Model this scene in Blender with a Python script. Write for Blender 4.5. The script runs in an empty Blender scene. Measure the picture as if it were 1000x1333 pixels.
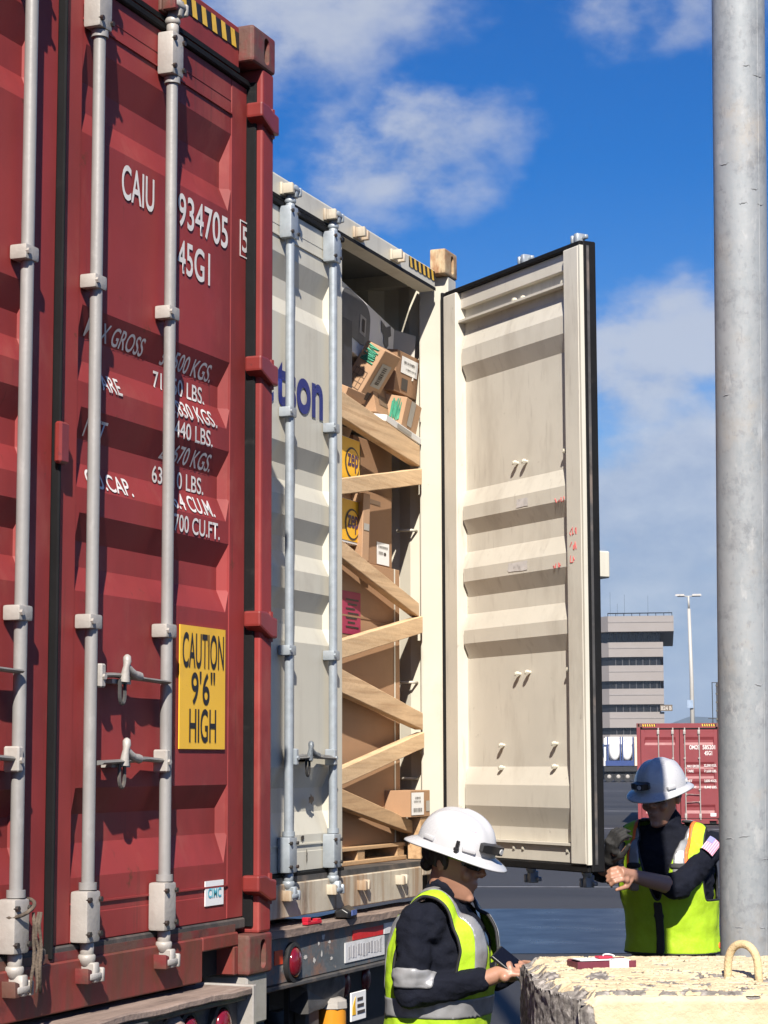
import bpy, bmesh, math, random
from mathutils import Vector, Matrix, noise
R = math.radians
scene = bpy.context.scene
col = scene.collection
random.seed(7)

# ------------------------------------------------------------------ camera, sky, sun, exposure
def look_matrix(r, u, w, loc):
    return Matrix(((r[0], u[0], -w[0], loc[0]), (r[1], u[1], -w[1], loc[1]), (r[2], u[2], -w[2], loc[2]), (0, 0, 0, 1)))
cam_d = bpy.data.cameras.new('camera')
cam = bpy.data.objects.new('camera', cam_d); col.objects.link(cam)
cam_d.sensor_fit = 'HORIZONTAL'; cam_d.sensor_width = 36; cam_d.lens = 36 * 2.7012
cam_d.clip_start = 0.05; cam_d.clip_end = 20000
cam.matrix_world = look_matrix((0.37730495, -0.92608451, -0.00290908), (-0.11068504, -0.04821355, 0.99268539),
                               (0.91945081, 0.37422312, 0.12069491), (-5.7523, -2.7066, 1.7662))
scene.camera = cam
TO_SUN = Vector((-2.3, -1.0, 2.12)).normalized()
sun_el = math.asin(TO_SUN.z); sun_az = math.atan2(TO_SUN.x, TO_SUN.y)      # azimuth from +Y towards +X

world = bpy.data.worlds.new('World'); scene.world = world; world.use_nodes = True
world.cycles.sampling_method = 'MANUAL'; world.cycles.sample_map_resolution = 512
def build_world():
    nt = world.node_tree; nt.nodes.clear(); N = nt.nodes.new; K = nt.links.new
    def math_(op, a, b=None, clamp=False):
        n = N('ShaderNodeMath'); n.operation = op; n.use_clamp = clamp
        for i, v in enumerate((a, b)):
            if v is None: continue
            if isinstance(v, (int, float)): n.inputs[i].default_value = v
            else: K(v, n.inputs[i])
        return n.outputs[0]
    tc = N('ShaderNodeTexCoord'); d = tc.outputs['Generated']
    sky = N('ShaderNodeTexSky'); sky.sky_type = 'NISHITA'; sky.sun_disc = False
    sky.sun_elevation = sun_el; sky.sun_rotation = sun_az
    sky.air_density = 1.0; sky.dust_density = 0.35; sky.ozone_density = 2.2; sky.altitude = 10
    hs = N('ShaderNodeHueSaturation'); hs.inputs['Saturation'].default_value = 1.6; hs.inputs['Value'].default_value = SKY_VAL
    hs.inputs['Hue'].default_value = 0.518
    K(sky.outputs[0], hs.inputs['Color'])
    # clouds: fractal noise over the whole dome, thicker banks towards the horizon and a few cumulus heads
    sep = N('ShaderNodeSeparateXYZ'); K(d, sep.inputs[0])
    mp = N('ShaderNodeMapping'); mp.inputs['Scale'].default_value = (1, 1, 1.7); K(d, mp.inputs['Vector'])
    n1 = N('ShaderNodeTexNoise'); n1.inputs['Scale'].default_value = 7.0; n1.inputs['Detail'].default_value = 5; n1.inputs['Roughness'].default_value = .56
    n1.inputs['Distortion'].default_value = .25
    K(mp.outputs[0], n1.inputs['Vector'])
    n2 = N('ShaderNodeTexNoise'); n2.inputs['Scale'].default_value = 24.0; n2.inputs['Detail'].default_value = 6; n2.inputs['Roughness'].default_value = .6
    K(mp.outputs[0], n2.inputs['Vector'])
    warp = N('ShaderNodeVectorMath'); warp.operation = 'SCALE'; warp.inputs['Scale'].default_value = .05
    sub = N('ShaderNodeVectorMath'); sub.operation = 'SUBTRACT'; sub.inputs[1].default_value = (.5, .5, .5)
    K(n2.outputs['Color'], sub.inputs[0]); K(sub.outputs[0], warp.inputs[0])
    wd = N('ShaderNodeVectorMath'); wd.operation = 'ADD'; K(d, wd.inputs[0]); K(warp.outputs[0], wd.inputs[1])
    total = math_('MULTIPLY', math_('SUBTRACT', n1.outputs['Fac'], .56), 2.2)
    fine = math_('MULTIPLY', math_('SUBTRACT', n2.outputs['Fac'], .5), .75)
    blobs = None
    for (v, rad, amp) in CLOUD_HEADS:
        vv = Vector(v).normalized()
        dist = N('ShaderNodeVectorMath'); dist.operation = 'DISTANCE'; K(wd.outputs[0], dist.inputs[0]); dist.inputs[1].default_value = vv
        b = math_('MULTIPLY', math_('EXPONENT', math_('MULTIPLY', math_('POWER', math_('DIVIDE', dist.outputs['Value'], rad), 2.0), -1.0)), amp)
        blobs = b if blobs is None else math_('MAXIMUM', blobs, b)
    bank = math_('MULTIPLY', math_('SUBTRACT', .172, sep.outputs['Z'], True), 10.0)
    dens = math_('ADD', math_('ADD', math_('MULTIPLY', total, .75), fine), math_('ADD', blobs, bank))
    rmp = N('ShaderNodeMapRange'); rmp.interpolation_type = 'SMOOTHSTEP'; rmp.inputs['From Min'].default_value = .12; rmp.inputs['From Max'].default_value = .85
    K(dens, rmp.inputs['Value'])
    alpha = math_('MULTIPLY', rmp.outputs[0], .86)
    # cloud brightness: thick parts and low banks are greyer
    tone = N('ShaderNodeMapRange'); tone.inputs['From Min'].default_value = .02; tone.inputs['From Max'].default_value = .20
    K(sep.outputs['Z'], tone.inputs['Value'])
    lump = math_('ADD', math_('MULTIPLY', math_('ADD', n2.outputs['Fac'], n1.outputs['Fac']), 1.7), -1.72)
    tn = math_('ADD', tone.outputs[0], lump, True)
    cm = N('ShaderNodeMix'); cm.data_type = 'RGBA'; K(tn, cm.inputs['Factor'])
    cm.inputs['A'].default_value = (*[v * CLOUD for v in (.27, .37, .60)], 1); cm.inputs['B'].default_value = (*[v * CLOUD for v in (.68, .73, .84)], 1)
    mx = N('ShaderNodeMix'); mx.data_type = 'RGBA'; K(alpha, mx.inputs['Factor']); K(hs.outputs[0], mx.inputs['A']); K(cm.outputs['Result'], mx.inputs['B'])
    bg = N('ShaderNodeBackground'); bg.inputs['Strength'].default_value = SKY_STRENGTH
    out = N('ShaderNodeOutputWorld'); K(mx.outputs['Result'], bg.inputs['Color']); K(bg.outputs[0], out.inputs['Surface'])
SKY_STRENGTH = 0.05; SKY_VAL = 1.2; CLOUD = 9.2
scene.cycles.max_bounces = 7; scene.cycles.diffuse_bounces = 3; scene.cycles.glossy_bounces = 3; scene.cycles.caustics_reflective = False; scene.cycles.caustics_refractive = False
CLOUD_HEADS = [   # direction, angular radius, strength
    ((0.8943, 0.3398, 0.2912), 0.040, 0.84),
    ((0.8868, 0.3683, 0.2793), 0.036, 0.74),
    ((0.8999, 0.3186, 0.2978), 0.034, 0.68),
    ((0.8704, 0.3811, 0.3118), 0.045, 0.61),
    ((0.8565, 0.3868, 0.3418), 0.055, 0.81),
    ((0.8695, 0.3532, 0.3452), 0.050, 0.57),
    ((0.8877, 0.3846, 0.2531), 0.030, 0.41),
    ((0.9030, 0.2435, 0.3540), 0.034, 0.70),
    ((0.9096, 0.2160, 0.3549), 0.038, 0.66),
    ((0.9511, 0.2485, 0.1833), 0.036, 0.88),
    ((0.9547, 0.2248, 0.1951), 0.034, 0.80),
    ((0.9445, 0.2673, 0.1910), 0.024, 0.82),
    ((0.9605, 0.2385, 0.1432), 0.045, 0.75),
    ((0.9539, 0.2690, 0.1330), 0.036, 0.50),
]
build_world()

sun_d = bpy.data.lights.new('sun', 'SUN'); sun_d.energy = 5.0; sun_d.angle = R(.53); sun_d.color = (1, .935, .84)
sun = bpy.data.objects.new('sun', sun_d); col.objects.link(sun)
sun.rotation_euler = TO_SUN.to_track_quat('Z', 'Y').to_euler()
vs = scene.view_settings
vs.view_transform = 'Standard'; vs.look = 'None'; vs.gamma = 1; vs.exposure = 0.85; vs.use_curve_mapping = False

# ------------------------------------------------------------------ helpers
def srgb(r, g, b):
    f = lambda c: (c / 255 / 12.92) if c / 255 <= .04045 else ((c / 255 + .055) / 1.055) ** 2.4
    return (f(r), f(g), f(b))
def mix_node(nt, fac, a, b, blend='MIX'):
    m = nt.nodes.new('ShaderNodeMix'); m.data_type = 'RGBA'; m.blend_type = blend
    for s, v in (('Factor', fac), ('A', a), ('B', b)):
        if isinstance(v, (int, float)): m.inputs[s].default_value = v
        elif isinstance(v, tuple): m.inputs[s].default_value = (*v[:3], 1)
        else: nt.links.new(v, m.inputs[s])
    return m.outputs['Result']
MATS = {}
def mat(name, c, rough=.5, metal=0.0, var=.12, vs=5.0, bump=0.0, bs=60.0, spec=.5, layers=(), stretch=None, emit=0, coat=0, rough_var=.08):
    """layers: (colour, noise scale xyz, from, to, amount) painted over the base as dirt, rust or wear of its own shape"""
    if name in MATS: return MATS[name]
    m = bpy.data.materials.new(name); m.use_nodes = True; nt = m.node_tree
    b = nt.nodes['Principled BSDF']; L = nt.links.new
    tc = nt.nodes.new('ShaderNodeTexCoord')
    def nz(scale, detail=5, rgh=.6):
        n = nt.nodes.new('ShaderNodeTexNoise'); n.inputs['Scale'].default_value = 1; n.inputs['Detail'].default_value = detail; n.inputs['Roughness'].default_value = rgh
        mp = nt.nodes.new('ShaderNodeMapping'); mp.inputs['Scale'].default_value = scale if isinstance(scale, tuple) else (scale,) * 3
        mp.inputs['Location'].default_value = (random.random() * 9, random.random() * 9, random.random() * 9)
        L(tc.outputs['Object'], mp.inputs['Vector']); L(mp.outputs[0], n.inputs['Vector']); return n.outputs['Fac']
    base = tuple(c)
    n = nz(stretch or vs)
    cr = nt.nodes.new('ShaderNodeMapRange'); cr.inputs['From Min'].default_value = .3; cr.inputs['From Max'].default_value = .7
    L(n, cr.inputs['Value'])
    o = mix_node(nt, cr.outputs[0], tuple(v * (1 - var) for v in base), tuple(min(1, v * (1 + var)) for v in base))
    for (lc, ls, f0, f1, amt) in layers:
        k = nt.nodes.new('ShaderNodeMapRange'); k.inputs['From Min'].default_value = f0; k.inputs['From Max'].default_value = f1; k.inputs['To Max'].default_value = amt
        L(nz(ls, 8, .65), k.inputs['Value']); o = mix_node(nt, k.outputs[0], o, tuple(lc))
    L(o, b.inputs['Base Color'])
    rr = nt.nodes.new('ShaderNodeMapRange'); rr.inputs['To Min'].default_value = max(.02, rough - rough_var); rr.inputs['To Max'].default_value = min(1, rough + rough_var)
    L(nz(vs * 3), rr.inputs['Value']); L(rr.outputs[0], b.inputs['Roughness'])
    b.inputs['Metallic'].default_value = metal; b.inputs['Specular IOR Level'].default_value = spec
    if coat: b.inputs['Coat Weight'].default_value = coat; b.inputs['Coat Roughness'].default_value = .1
    if bump:
        bn = nt.nodes.new('ShaderNodeBump'); bn.inputs['Strength'].default_value = bump; bn.inputs['Distance'].default_value = .01
        L(nz(bs, 6), bn.inputs['Height']); L(bn.outputs[0], b.inputs['Normal'])
    if emit:
        b.inputs['Emission Color'].default_value = (*base, 1); b.inputs['Emission Strength'].default_value = emit
    MATS[name] = m
    return m

def tag(o, label=None, cat=None, group=None, kind=None):
    for k, v in (('label', label), ('category', cat), ('group', group), ('kind', kind)):
        if v: o[k] = v
    return o
def link(name, me, parent=None):
    o = bpy.data.objects.new(name, me); col.objects.link(o)
    if parent: o.parent = parent
    return o
def empty(name, loc, rz=0.0, label=None, cat=None, group=None):
    o = bpy.data.objects.new(name, None); col.objects.link(o); o.location = loc; o.rotation_euler = (0, 0, rz)
    o.empty_display_size = .1
    return tag(o, label, cat, group)
def finish(name, bm, m, parent=None, smooth=False, angle=None):
    me = bpy.data.meshes.new(name)
    bm.normal_update(); bm.to_mesh(me); bm.free()
    for x in (m if isinstance(m, (list, tuple)) else [m]): me.materials.append(x)
    if smooth or angle:
        me.polygons.foreach_set('use_smooth', [True] * len(me.polygons))
        if angle: me.set_sharp_from_angle(angle=R(angle))
    return link(name, me, parent)
def bx(bm, x0, x1, y0, y1, z0, z1, M=None, mi=0):
    vs_ = [bm.verts.new((x, y, z)) for x in (x0, x1) for y in (y0, y1) for z in (z0, z1)]
    if M is not None:
        for v in vs_: v.co = M @ v.co
    for f in ((0, 1, 3, 2), (4, 6, 7, 5), (0, 4, 5, 1), (2, 3, 7, 6), (0, 2, 6, 4), (1, 5, 7, 3)):
        bm.faces.new([vs_[i] for i in f]).material_index = mi
    return vs_
def bev(bm, w, seg=1, verts=None):
    vset = set(verts) if verts else None
    es = [e for e in bm.edges if vset is None or (e.verts[0] in vset and e.verts[1] in vset)]
    if w > 0: bmesh.ops.bevel(bm, geom=es, offset=w, segments=seg, affect='EDGES', profile=.6)
def box(name, x0, x1, y0, y1, z0, z1, m, parent=None, bevel=.003, M=None, seg=1):
    bm = bmesh.new(); bx(bm, x0, x1, y0, y1, z0, z1, M)
    bmesh.ops.recalc_face_normals(bm, faces=bm.faces)
    bev(bm, bevel, seg)
    return finish(name, bm, m, parent)
def frame_at(t):
    t = t.normalized(); a = Vector((0, 0, 1)) if abs(t.z) < .9 else Vector((1, 0, 0))
    s = t.cross(a).normalized(); return s, t.cross(s).normalized()
def tube(bm, pts, rad, seg=12, cap=True, flat=1.0, sq=None):
    pts = [Vector(p) for p in pts]; rads = rad if isinstance(rad, (list, tuple)) else [rad] * len(pts)
    rings = []; prev = None
    for i, p in enumerate(pts):
        t = (pts[min(i + 1, len(pts) - 1)] - pts[max(i - 1, 0)])
        if prev is None: s, q = frame_at(t)
        else:
            tt = t.normalized(); s = (prev - tt * prev.dot(tt)).normalized(); q = tt.cross(s)
        prev = s
        rr = rads[i]; ra, rb = rr if isinstance(rr, tuple) else (rr, rr * flat)
        rings.append([bm.verts.new(p + s * math.cos(2 * math.pi * k / seg) * ra + q * math.sin(2 * math.pi * k / seg) * rb) for k in range(seg)])
    for a, b in zip(rings, rings[1:]):
        for k in range(seg): bm.faces.new((a[k], a[(k + 1) % seg], b[(k + 1) % seg], b[k]))
    if cap:
        bm.faces.new(rings[0][::-1]); bm.faces.new(rings[-1])
    return rings
def loft(bm, rings, cap=True):
    """rings: list of lists of co with equal counts"""
    vr = [[bm.verts.new(c) for c in r] for r in rings]
    n = len(vr[0])
    for a, b in zip(vr, vr[1:]):
        for k in range(n): bm.faces.new((a[k], a[(k + 1) % n], b[(k + 1) % n], b[k]))
    if cap: bm.faces.new(vr[0][::-1]); bm.faces.new(vr[-1])
def prism(bm, poly, y0, y1, M=None):
    """poly in (x,z), extruded along y"""
    a = [bm.verts.new((x, y0, z)) for x, z in poly]; b = [bm.verts.new((x, y1, z)) for x, z in poly]
    if M is not None:
        for v in a + b: v.co = M @ v.co
    n = len(poly); bm.faces.new(a); bm.faces.new(b[::-1])
    for k in range(n): bm.faces.new((a[k], b[k], b[(k + 1) % n], a[(k + 1) % n]))
    return a + b
def copy_part(o, parent, loc=None, rot=None):
    c = o.copy(); col.objects.link(c); c.parent = parent
    if loc is not None: c.location = loc
    if rot is not None: c.rotation_euler = rot
    return c
def evaluated_mesh(o):
    dg = bpy.context.evaluated_depsgraph_get(); return bpy.data.meshes.new_from_object(o.evaluated_get(dg))
def text_bm(s, h, width=None, bold=0.0, shear=0.0, spacing=1.0, cuts=()):
    cu = bpy.data.curves.new('t', 'FONT'); cu.body = s; cu.size = 1; cu.offset = bold; cu.shear = shear; cu.space_character = spacing; cu.resolution_u = 5
    o = bpy.data.objects.new('t', cu); col.objects.link(o)
    bpy.context.view_layer.update()
    me = evaluated_mesh(o); bpy.data.objects.remove(o); bpy.data.curves.remove(cu)
    bm = bmesh.new(); bm.from_mesh(me); bpy.data.meshes.remove(me)
    bmesh.ops.remove_doubles(bm, verts=bm.verts, dist=1e-4)
    x0 = min(v.co.x for v in bm.verts); x1 = max(v.co.x for v in bm.verts)
    k = h / .70; kx = width / (x1 - x0) if width else k
    for v in bm.verts: v.co = Vector(((v.co.x - x0) * kx, 0, v.co.y * k))
    return bm
def text(name, s, h, M, m, parent, width=None, bold=.0, surf=None, cuts=(), spacing=1.0, shear=0):
    bm = text_bm(s, h, width, bold, shear, spacing)
    bm.transform(M)
    for z in cuts:
        bmesh.ops.bisect_plane(bm, geom=bm.verts[:] + bm.edges[:] + bm.faces[:], plane_co=(0, 0, z), plane_no=(0, 0, 1))
    if surf:
        for v in bm.verts: v.co.y = surf(v.co.x, v.co.z)
    return finish(name, bm, m, parent)
T = Matrix.Translation
def remesh(bm, voxel, smooth_it=2):
    me = bpy.data.meshes.new('r'); bmesh.ops.recalc_face_normals(bm, faces=bm.faces); bm.to_mesh(me); bm.free()
    o = link('r', me); md = o.modifiers.new('r', 'REMESH'); md.mode = 'VOXEL'; md.voxel_size = voxel
    bpy.context.view_layer.update(); me2 = evaluated_mesh(o); bpy.data.objects.remove(o); bpy.data.meshes.remove(me)
    b = bmesh.new(); b.from_mesh(me2); bpy.data.meshes.remove(me2)
    for _ in range(smooth_it): bmesh.ops.smooth_vert(b, verts=b.verts, factor=.5, use_axis_x=True, use_axis_y=True, use_axis_z=True)
    b.normal_update()
    return b

# ------------------------------------------------------------------ materials
RUST = srgb(92, 52, 34)
M_red = mat('red container paint', (.245, .032, .030), .58, var=.16, vs=2.2, spec=.35, rough_var=.15, bump=.05, bs=9, layers=[
    ((.30, .085, .075), (14, 14, .8), .60, .78, .35), ((.10, .018, .015), (2, 2, 1.0), .50, .76, .7), ((.30, .085, .065), (5, 5, 3), .56, .72, .5), ((.085, .03, .022), (34, 34, 1.6), .62, .74, .7), ((.36, .13, .11), (3, 80, 60), .70, .76, .6), (RUST, 10, .66, .72, .85)])
M_redrust = mat('rusty red steel', (.16, .025, .024), .6, var=.2, vs=6, bump=.25, bs=30, layers=[
    ((.11, .058, .042), 7, .42, .56, .9), ((.05, .03, .025), 14, .56, .70, .85)])
M_redmark = mat('red hinge paint', (.19, .026, .022), .4, var=.15, vs=9, layers=[((.08, .02, .02), 30, .62, .7, .8)])
M_beige = mat('beige container paint', (.545, .52, .44), .45, var=.07, vs=2.0, bump=.04, bs=8, layers=[
    ((.33, .295, .23), (12, 12, .6), .52, .78, .55), ((.28, .245, .2), 2.6, .58, .82, .6), (RUST, 9, .70, .75, .85)])
M_beigewall = mat('beige inner wall paint', (.56, .525, .435), .55, var=.08, vs=3, layers=[((.38, .35, .3), (6, 2, 6), .58, .8, .5), ((.2, .18, .15), 16, .70, .76, .6)])
M_beigedoor = mat('beige inner door paint', (.565, .53, .455), .5, var=.06, vs=3, bump=.04, bs=20, layers=[
    ((.30, .26, .21), (5, 5, 1.6), .52, .80, .6), ((.36, .32, .27), (30, 30, 4), .58, .70, .5), ((.20, .17, .14), 22, .66, .76, .6)])
M_beigerust = mat('rust streaked beige steel', (.47, .42, .33), .6, var=.12, vs=5, bump=.15, bs=26, layers=[
    ((.29, .175, .095), (15, 15, 1.3), .47, .66, .85), ((.10, .06, .04), (9, 9, 2.2), .57, .73, .85)])
M_castrust = mat('rusted beige casting', (.42, .31, .18), .7, var=.25, vs=9, bump=.3, bs=30, layers=[((.25, .10, .035), 8, .45, .65, .9), ((.06, .035, .02), 13, .58, .72, .8)])
M_gasket = mat('black rubber gasket', (.006, .006, .0065), .7, spec=.2, var=.3, vs=8, bump=.1, layers=[((.05, .043, .04), (5, 5, 12), .62, .80, .5)])
M_gasket2 = mat('dusty rubber gasket', (.055, .05, .047), .7, var=.3, vs=5, bump=.2, layers=[((.20, .15, .12), 5, .50, .72, .7), ((.02, .02, .02), 7, .58, .7, .7)])
M_rod = mat('painted steel rod', (.27, .26, .25), .45, .1, var=.10, vs=9, bump=.08, bs=60, stretch=(22, 22, 5), layers=[((.17, .15, .135), (26, 26, 3), .56, .76, .55), ((.36, .345, .33), (30, 30, 14), .58, .70, .5), (RUST, 22, .72, .77, .7)])
M_galv = mat('galvanised steel', (.31, .345, .375), .45, .3, var=.14, vs=26, layers=[((.36, .38, .41), 40, .5, .65, .5)])
M_hw = mat('worn white hardware paint', (.36, .335, .305), .5, .1, var=.12, vs=14, bump=.15, bs=70, layers=[((.33, .30, .27), 24, .60, .70, .6), (RUST, 18, .70, .76, .8)])
M_hwgrey = mat('grey zinc casting', (.24, .235, .225), .5, .45, var=.2, vs=20, bump=.2, bs=60, layers=[((.10, .09, .08), 26, .58, .72, .7)])
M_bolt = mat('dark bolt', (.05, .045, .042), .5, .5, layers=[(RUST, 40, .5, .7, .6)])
M_white = mat('white lettering paint', (.66, .63, .60), .65, var=.08, vs=20, layers=[((.34, .15, .13), 55, .62, .72, .7), ((.45, .40, .37), 9, .55, .7, .6)])
M_blue = mat('dark blue lettering', srgb(22, 36, 112), .5, var=.06)
M_yellow = mat('yellow sign', (.80, .46, .035), .45, var=.04, vs=6, layers=[((.50, .28, .04), 3, .52, .75, .5), ((.30, .17, .05), 22, .64, .74, .6)])
M_black = mat('black print', (.012, .011, .011), .5)
M_dark = mat('recess shade', (.008, .008, .008), .9)
M_tapeY = mat('yellow hazard tape', (.72, .44, .05), .5, var=.12, vs=30, layers=[((.25, .14, .04), 40, .62, .74, .7)])
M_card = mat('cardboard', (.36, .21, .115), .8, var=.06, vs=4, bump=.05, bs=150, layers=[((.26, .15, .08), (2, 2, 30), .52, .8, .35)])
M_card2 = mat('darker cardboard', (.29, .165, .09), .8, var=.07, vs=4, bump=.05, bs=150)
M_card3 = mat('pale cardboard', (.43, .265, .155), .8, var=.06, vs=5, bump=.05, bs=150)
M_cardwhite = mat('white carton', (.68, .68, .67), .6, var=.03)
M_greytone = mat('grey carton board', (.38, .36, .32), .7, var=.05)
M_label = mat('white paper label', (.78, .78, .77), .6, var=.02)
M_ink = mat('printed ink', (.05, .04, .035), .7)
M_inkgrey = mat('faded ink', (.17, .11, .07), .8)
M_green = mat('green marker', (.06, .30, .19), .7, var=.2, vs=60)
M_zep = mat('yellow carton', (.80, .44, .02), .55, var=.04)
M_maroon = mat('maroon notice', (.33, .022, .075), .6, var=.05)
M_appliance = mat('printed appliance picture', (.10, .10, .105), .5, var=.2, vs=12)
M_strap = mat('white strapping', (.72, .70, .62), .4)
def wood(name, c):
    m = mat(name, c, .75, var=.17, vs=6, bump=.25, bs=40, stretch=(2.2, 34, 46), layers=[((c[0] * .62, c[1] * .52, c[2] * .44), (1.6, 34, 40), .50, .66, .7), ((min(1, c[0] * 1.25), min(1, c[1] * 1.25), c[2] * 1.25), (3, 22, 26), .58, .70, .5), ((c[0] * .35, c[1] * .24, c[2] * .18), (6, 12, 12), .68, .73, .85)])
    return m
M_wood = wood('pine board', (.60, .42, .245)); M_wood2 = wood('warm pine board', (.56, .385, .225)); M_wood3 = wood('old pallet wood', (.45, .29, .155))
M_chassis = mat('grimy dark grey steel', (.075, .072, .07), .6, .2, var=.3, vs=5, bump=.2, bs=30, layers=[((.22, .17, .135), 6, .52, .68, .7), ((.02, .02, .02), 9, .55, .7, .7)])
M_beamtop = mat('weathered brown beam', (.25, .185, .15), .8, var=.2, vs=4, bump=.5, bs=40, stretch=(3, 30, 30), layers=[((.09, .065, .055), (4, 22, 22), .5, .7, .8), ((.42, .36, .31), (5, 14, 14), .62, .74, .5)])
M_peel = mat('peeling grey steel', (.12, .135, .145), .6, .2, var=.2, vs=6, bump=.3, bs=24, layers=[((.26, .15, .105), 5, .50, .60, .9), ((.40, .33, .27), 11, .62, .68, .8)])
M_undercar = mat('black underbody', (.014, .014, .015), .7, var=.3)
M_lampred = mat('red lamp lens', (.14, .006, .014), .15, var=.1, coat=.5)
M_redtape = mat('red reflective tape', (.55, .022, .022), .4, var=.12, vs=30)
M_whitetape = mat('white reflective tape', (.66, .66, .66), .4, var=.12, vs=30, layers=[((.25, .23, .2), 22, .58, .68, .8)])
M_orange = mat('orange sticker', (.75, .07, .02), .4)
M_amber = mat('amber plastic', (.62, .25, .02), .3, var=.1)
M_plastic = mat('black plastic', (.012, .012, .013), .35, var=.2)
M_rope = mat('frayed rope', (.10, .075, .055), .9, bump=.6, bs=120, var=.4, vs=40)

# ------------------------------------------------------------------ ground
def ground():
    m = bpy.data.materials.new('asphalt'); m.use_nodes = True; nt = m.node_tree; b = nt.nodes['Principled BSDF']; L = nt.links.new
    tc = nt.nodes.new('ShaderNodeTexCoord')
    def nz(scale, det=6):
        mp = nt.nodes.new('ShaderNodeMapping'); mp.inputs['Scale'].default_value = scale; L(tc.outputs['Object'], mp.inputs[0])
        n = nt.nodes.new('ShaderNodeTexNoise'); n.inputs['Scale'].default_value = 1; n.inputs['Detail'].default_value = det; L(mp.outputs[0], n.inputs['Vector']); return n.outputs['Fac']
    n1 = nz((.35, .35, 1)); n2 = nz((40, 40, 1), 3); n3 = nz((.16, .05, 1))
    o = mix_node(nt, n1, (.016, .016, .017), (.034, .033, .033))
    o = mix_node(nt, n2, o, (.040, .039, .038)); 
    k = nt.nodes.new('ShaderNodeMapRange'); k.inputs['From Min'].default_value = .5; k.inputs['From Max'].default_value = .66; L(n3, k.inputs[0])
    o = mix_node(nt, k.outputs[0], o, (.013, .013, .014)); L(o, b.inputs['Base Color'])
    b.inputs['Roughness'].default_value = .75
    bp = nt.nodes.new('ShaderNodeBump'); bp.inputs['Strength'].default_value = .25; bp.inputs['Distance'].default_value = .01; L(n2, bp.inputs['Height']); L(bp.outputs[0], b.inputs['Normal'])
    bm = bmesh.new(); s = 4600
    for v in ((-s, -s), (s, -s), (s, s), (-s, s)): bm.verts.new((*v, 0))
    bm.faces.new(bm.verts); o = finish('ground', bm, m); tag(o, 'dark asphalt container yard ground', 'ground', kind='structure')
ground()
M_line = mat('worn white road paint', (.30, .30, .31), .7, var=.15, vs=3, layers=[((.08, .08, .085), 1.6, .5, .62, .9)])
M_wet = mat('wet asphalt', (.006, .008, .013), .30, var=.3, vs=.6, bump=.08, bs=1.2, spec=.22, rough_var=.12)
W_H = Vector((.926, .377, 0)); R_H = Vector((.377, -.926, 0))
def flat_strip(name, p0, p1, w, z, m, label):
    a, b = Vector(p0), Vector(p1); d = (b - a).normalized(); n = Vector((-d.y, d.x)) * w / 2
    bm = bmesh.new()
    for q in (a + n, b + n, b - n, a - n): bm.verts.new((q.x, q.y, z))
    bm.faces.new(bm.verts[:][::-1]); bmesh.ops.recalc_face_normals(bm, faces=bm.faces)
    return tag(finish(name, bm, m), label, 'road marking', kind='structure')
flat_strip('road_marking', (26, -2), (21.5, 12), .10, .004, M_line, 'white painted lane line across the yard behind the open door')
flat_strip('road_marking', (50, 4), (49.5, 26), .3, .004, M_line, 'white painted line in front of the far red container')
flat_strip('road_marking', (71, 2), (69, 40), .4, .004, M_line, 'worn white line on the far asphalt')
flat_strip('road_marking', (128, 5), (122, 60), .7, .004, M_line, 'farthest worn white line on the asphalt')
def puddle():
    bm = bmesh.new(); vs_ = []
    c = Vector((16.2, 3.8, 0))
    for k in range(72):
        a = 2 * math.pi * k / 72
        rr = 1 + .16 * noise.noise(Vector((math.cos(a) * 1.7, math.sin(a) * 1.7, 3.1))) + .06 * noise.noise(Vector((math.cos(a) * 6, math.sin(a) * 6, 1)))
        q = c + W_H * math.cos(a) * 3.1 * rr + R_H * math.sin(a) * 9.5 * rr
        vs_.append(bm.verts.new((q.x, q.y, .005)))
    bm.faces.new(vs_); bmesh.ops.recalc_face_normals(bm, faces=bm.faces)
    tag(finish('puddle', bm, M_wet), 'dark blue wet patch on the asphalt behind the workers', 'puddle')
puddle()

# ------------------------------------------------------------------ shipping containers
Wc, Hc, YD = 2.438, 2.896, .055
def casting_mesh():
    bm = bmesh.new(); bx(bm, -.162, 0, 0, .178, 0, .118); bmesh.ops.recalc_face_normals(bm, faces=bm.faces); bev(bm, .012, 3)
    me = bpy.data.meshes.new('c'); bm.to_mesh(me); bm.free(); o = link('c', me)
    def cutter(pts, y0, y1):
        b = bmesh.new(); prism(b, pts, y0, y1); bmesh.ops.recalc_face_normals(b, faces=b.faces); mm = bpy.data.meshes.new('k'); b.to_mesh(mm); b.free(); return link('k', mm)
    st = [(-.066 + .019 * math.cos(a), .058 + (.024 if math.sin(a) > 0 else -.024) + .019 * math.sin(a)) for a in [2 * math.pi * (k + .5) / 16 for k in range(16)]]
    c1 = cutter(st, -.05, .03); c2 = cutter([(-.14, .02), (-.02, .02), (-.02, .1), (-.14, .1)], .028, .15)
    for c in (c1, c2):
        md = o.modifiers.new('b', 'BOOLEAN'); md.operation = 'DIFFERENCE'; md.object = c; md.solver = 'EXACT'
    bpy.context.view_layer.update(); r = evaluated_mesh(o)
    for x in (o, c1, c2): bpy.data.objects.remove(x)
    return r
CAST = casting_mesh()
G_RED = [(2.538, 2.446, 2.365, 2.292), (1.825, 1.748, 1.684, 1.619), (1.552, 1.474, 1.408, 1.338), (1.272, 1.201, 1.133, 1.066), (.558, .490, .416, .330)]
G_BEI = [(2.497, 2.412, 2.336, 2.265), (1.775, 1.699, 1.639, 1.575), (1.498, 1.421, 1.364, 1.297), (1.222, 1.148, 1.090, 1.024), (.552, .475, .385, .300)]
DEEP = .030
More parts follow.
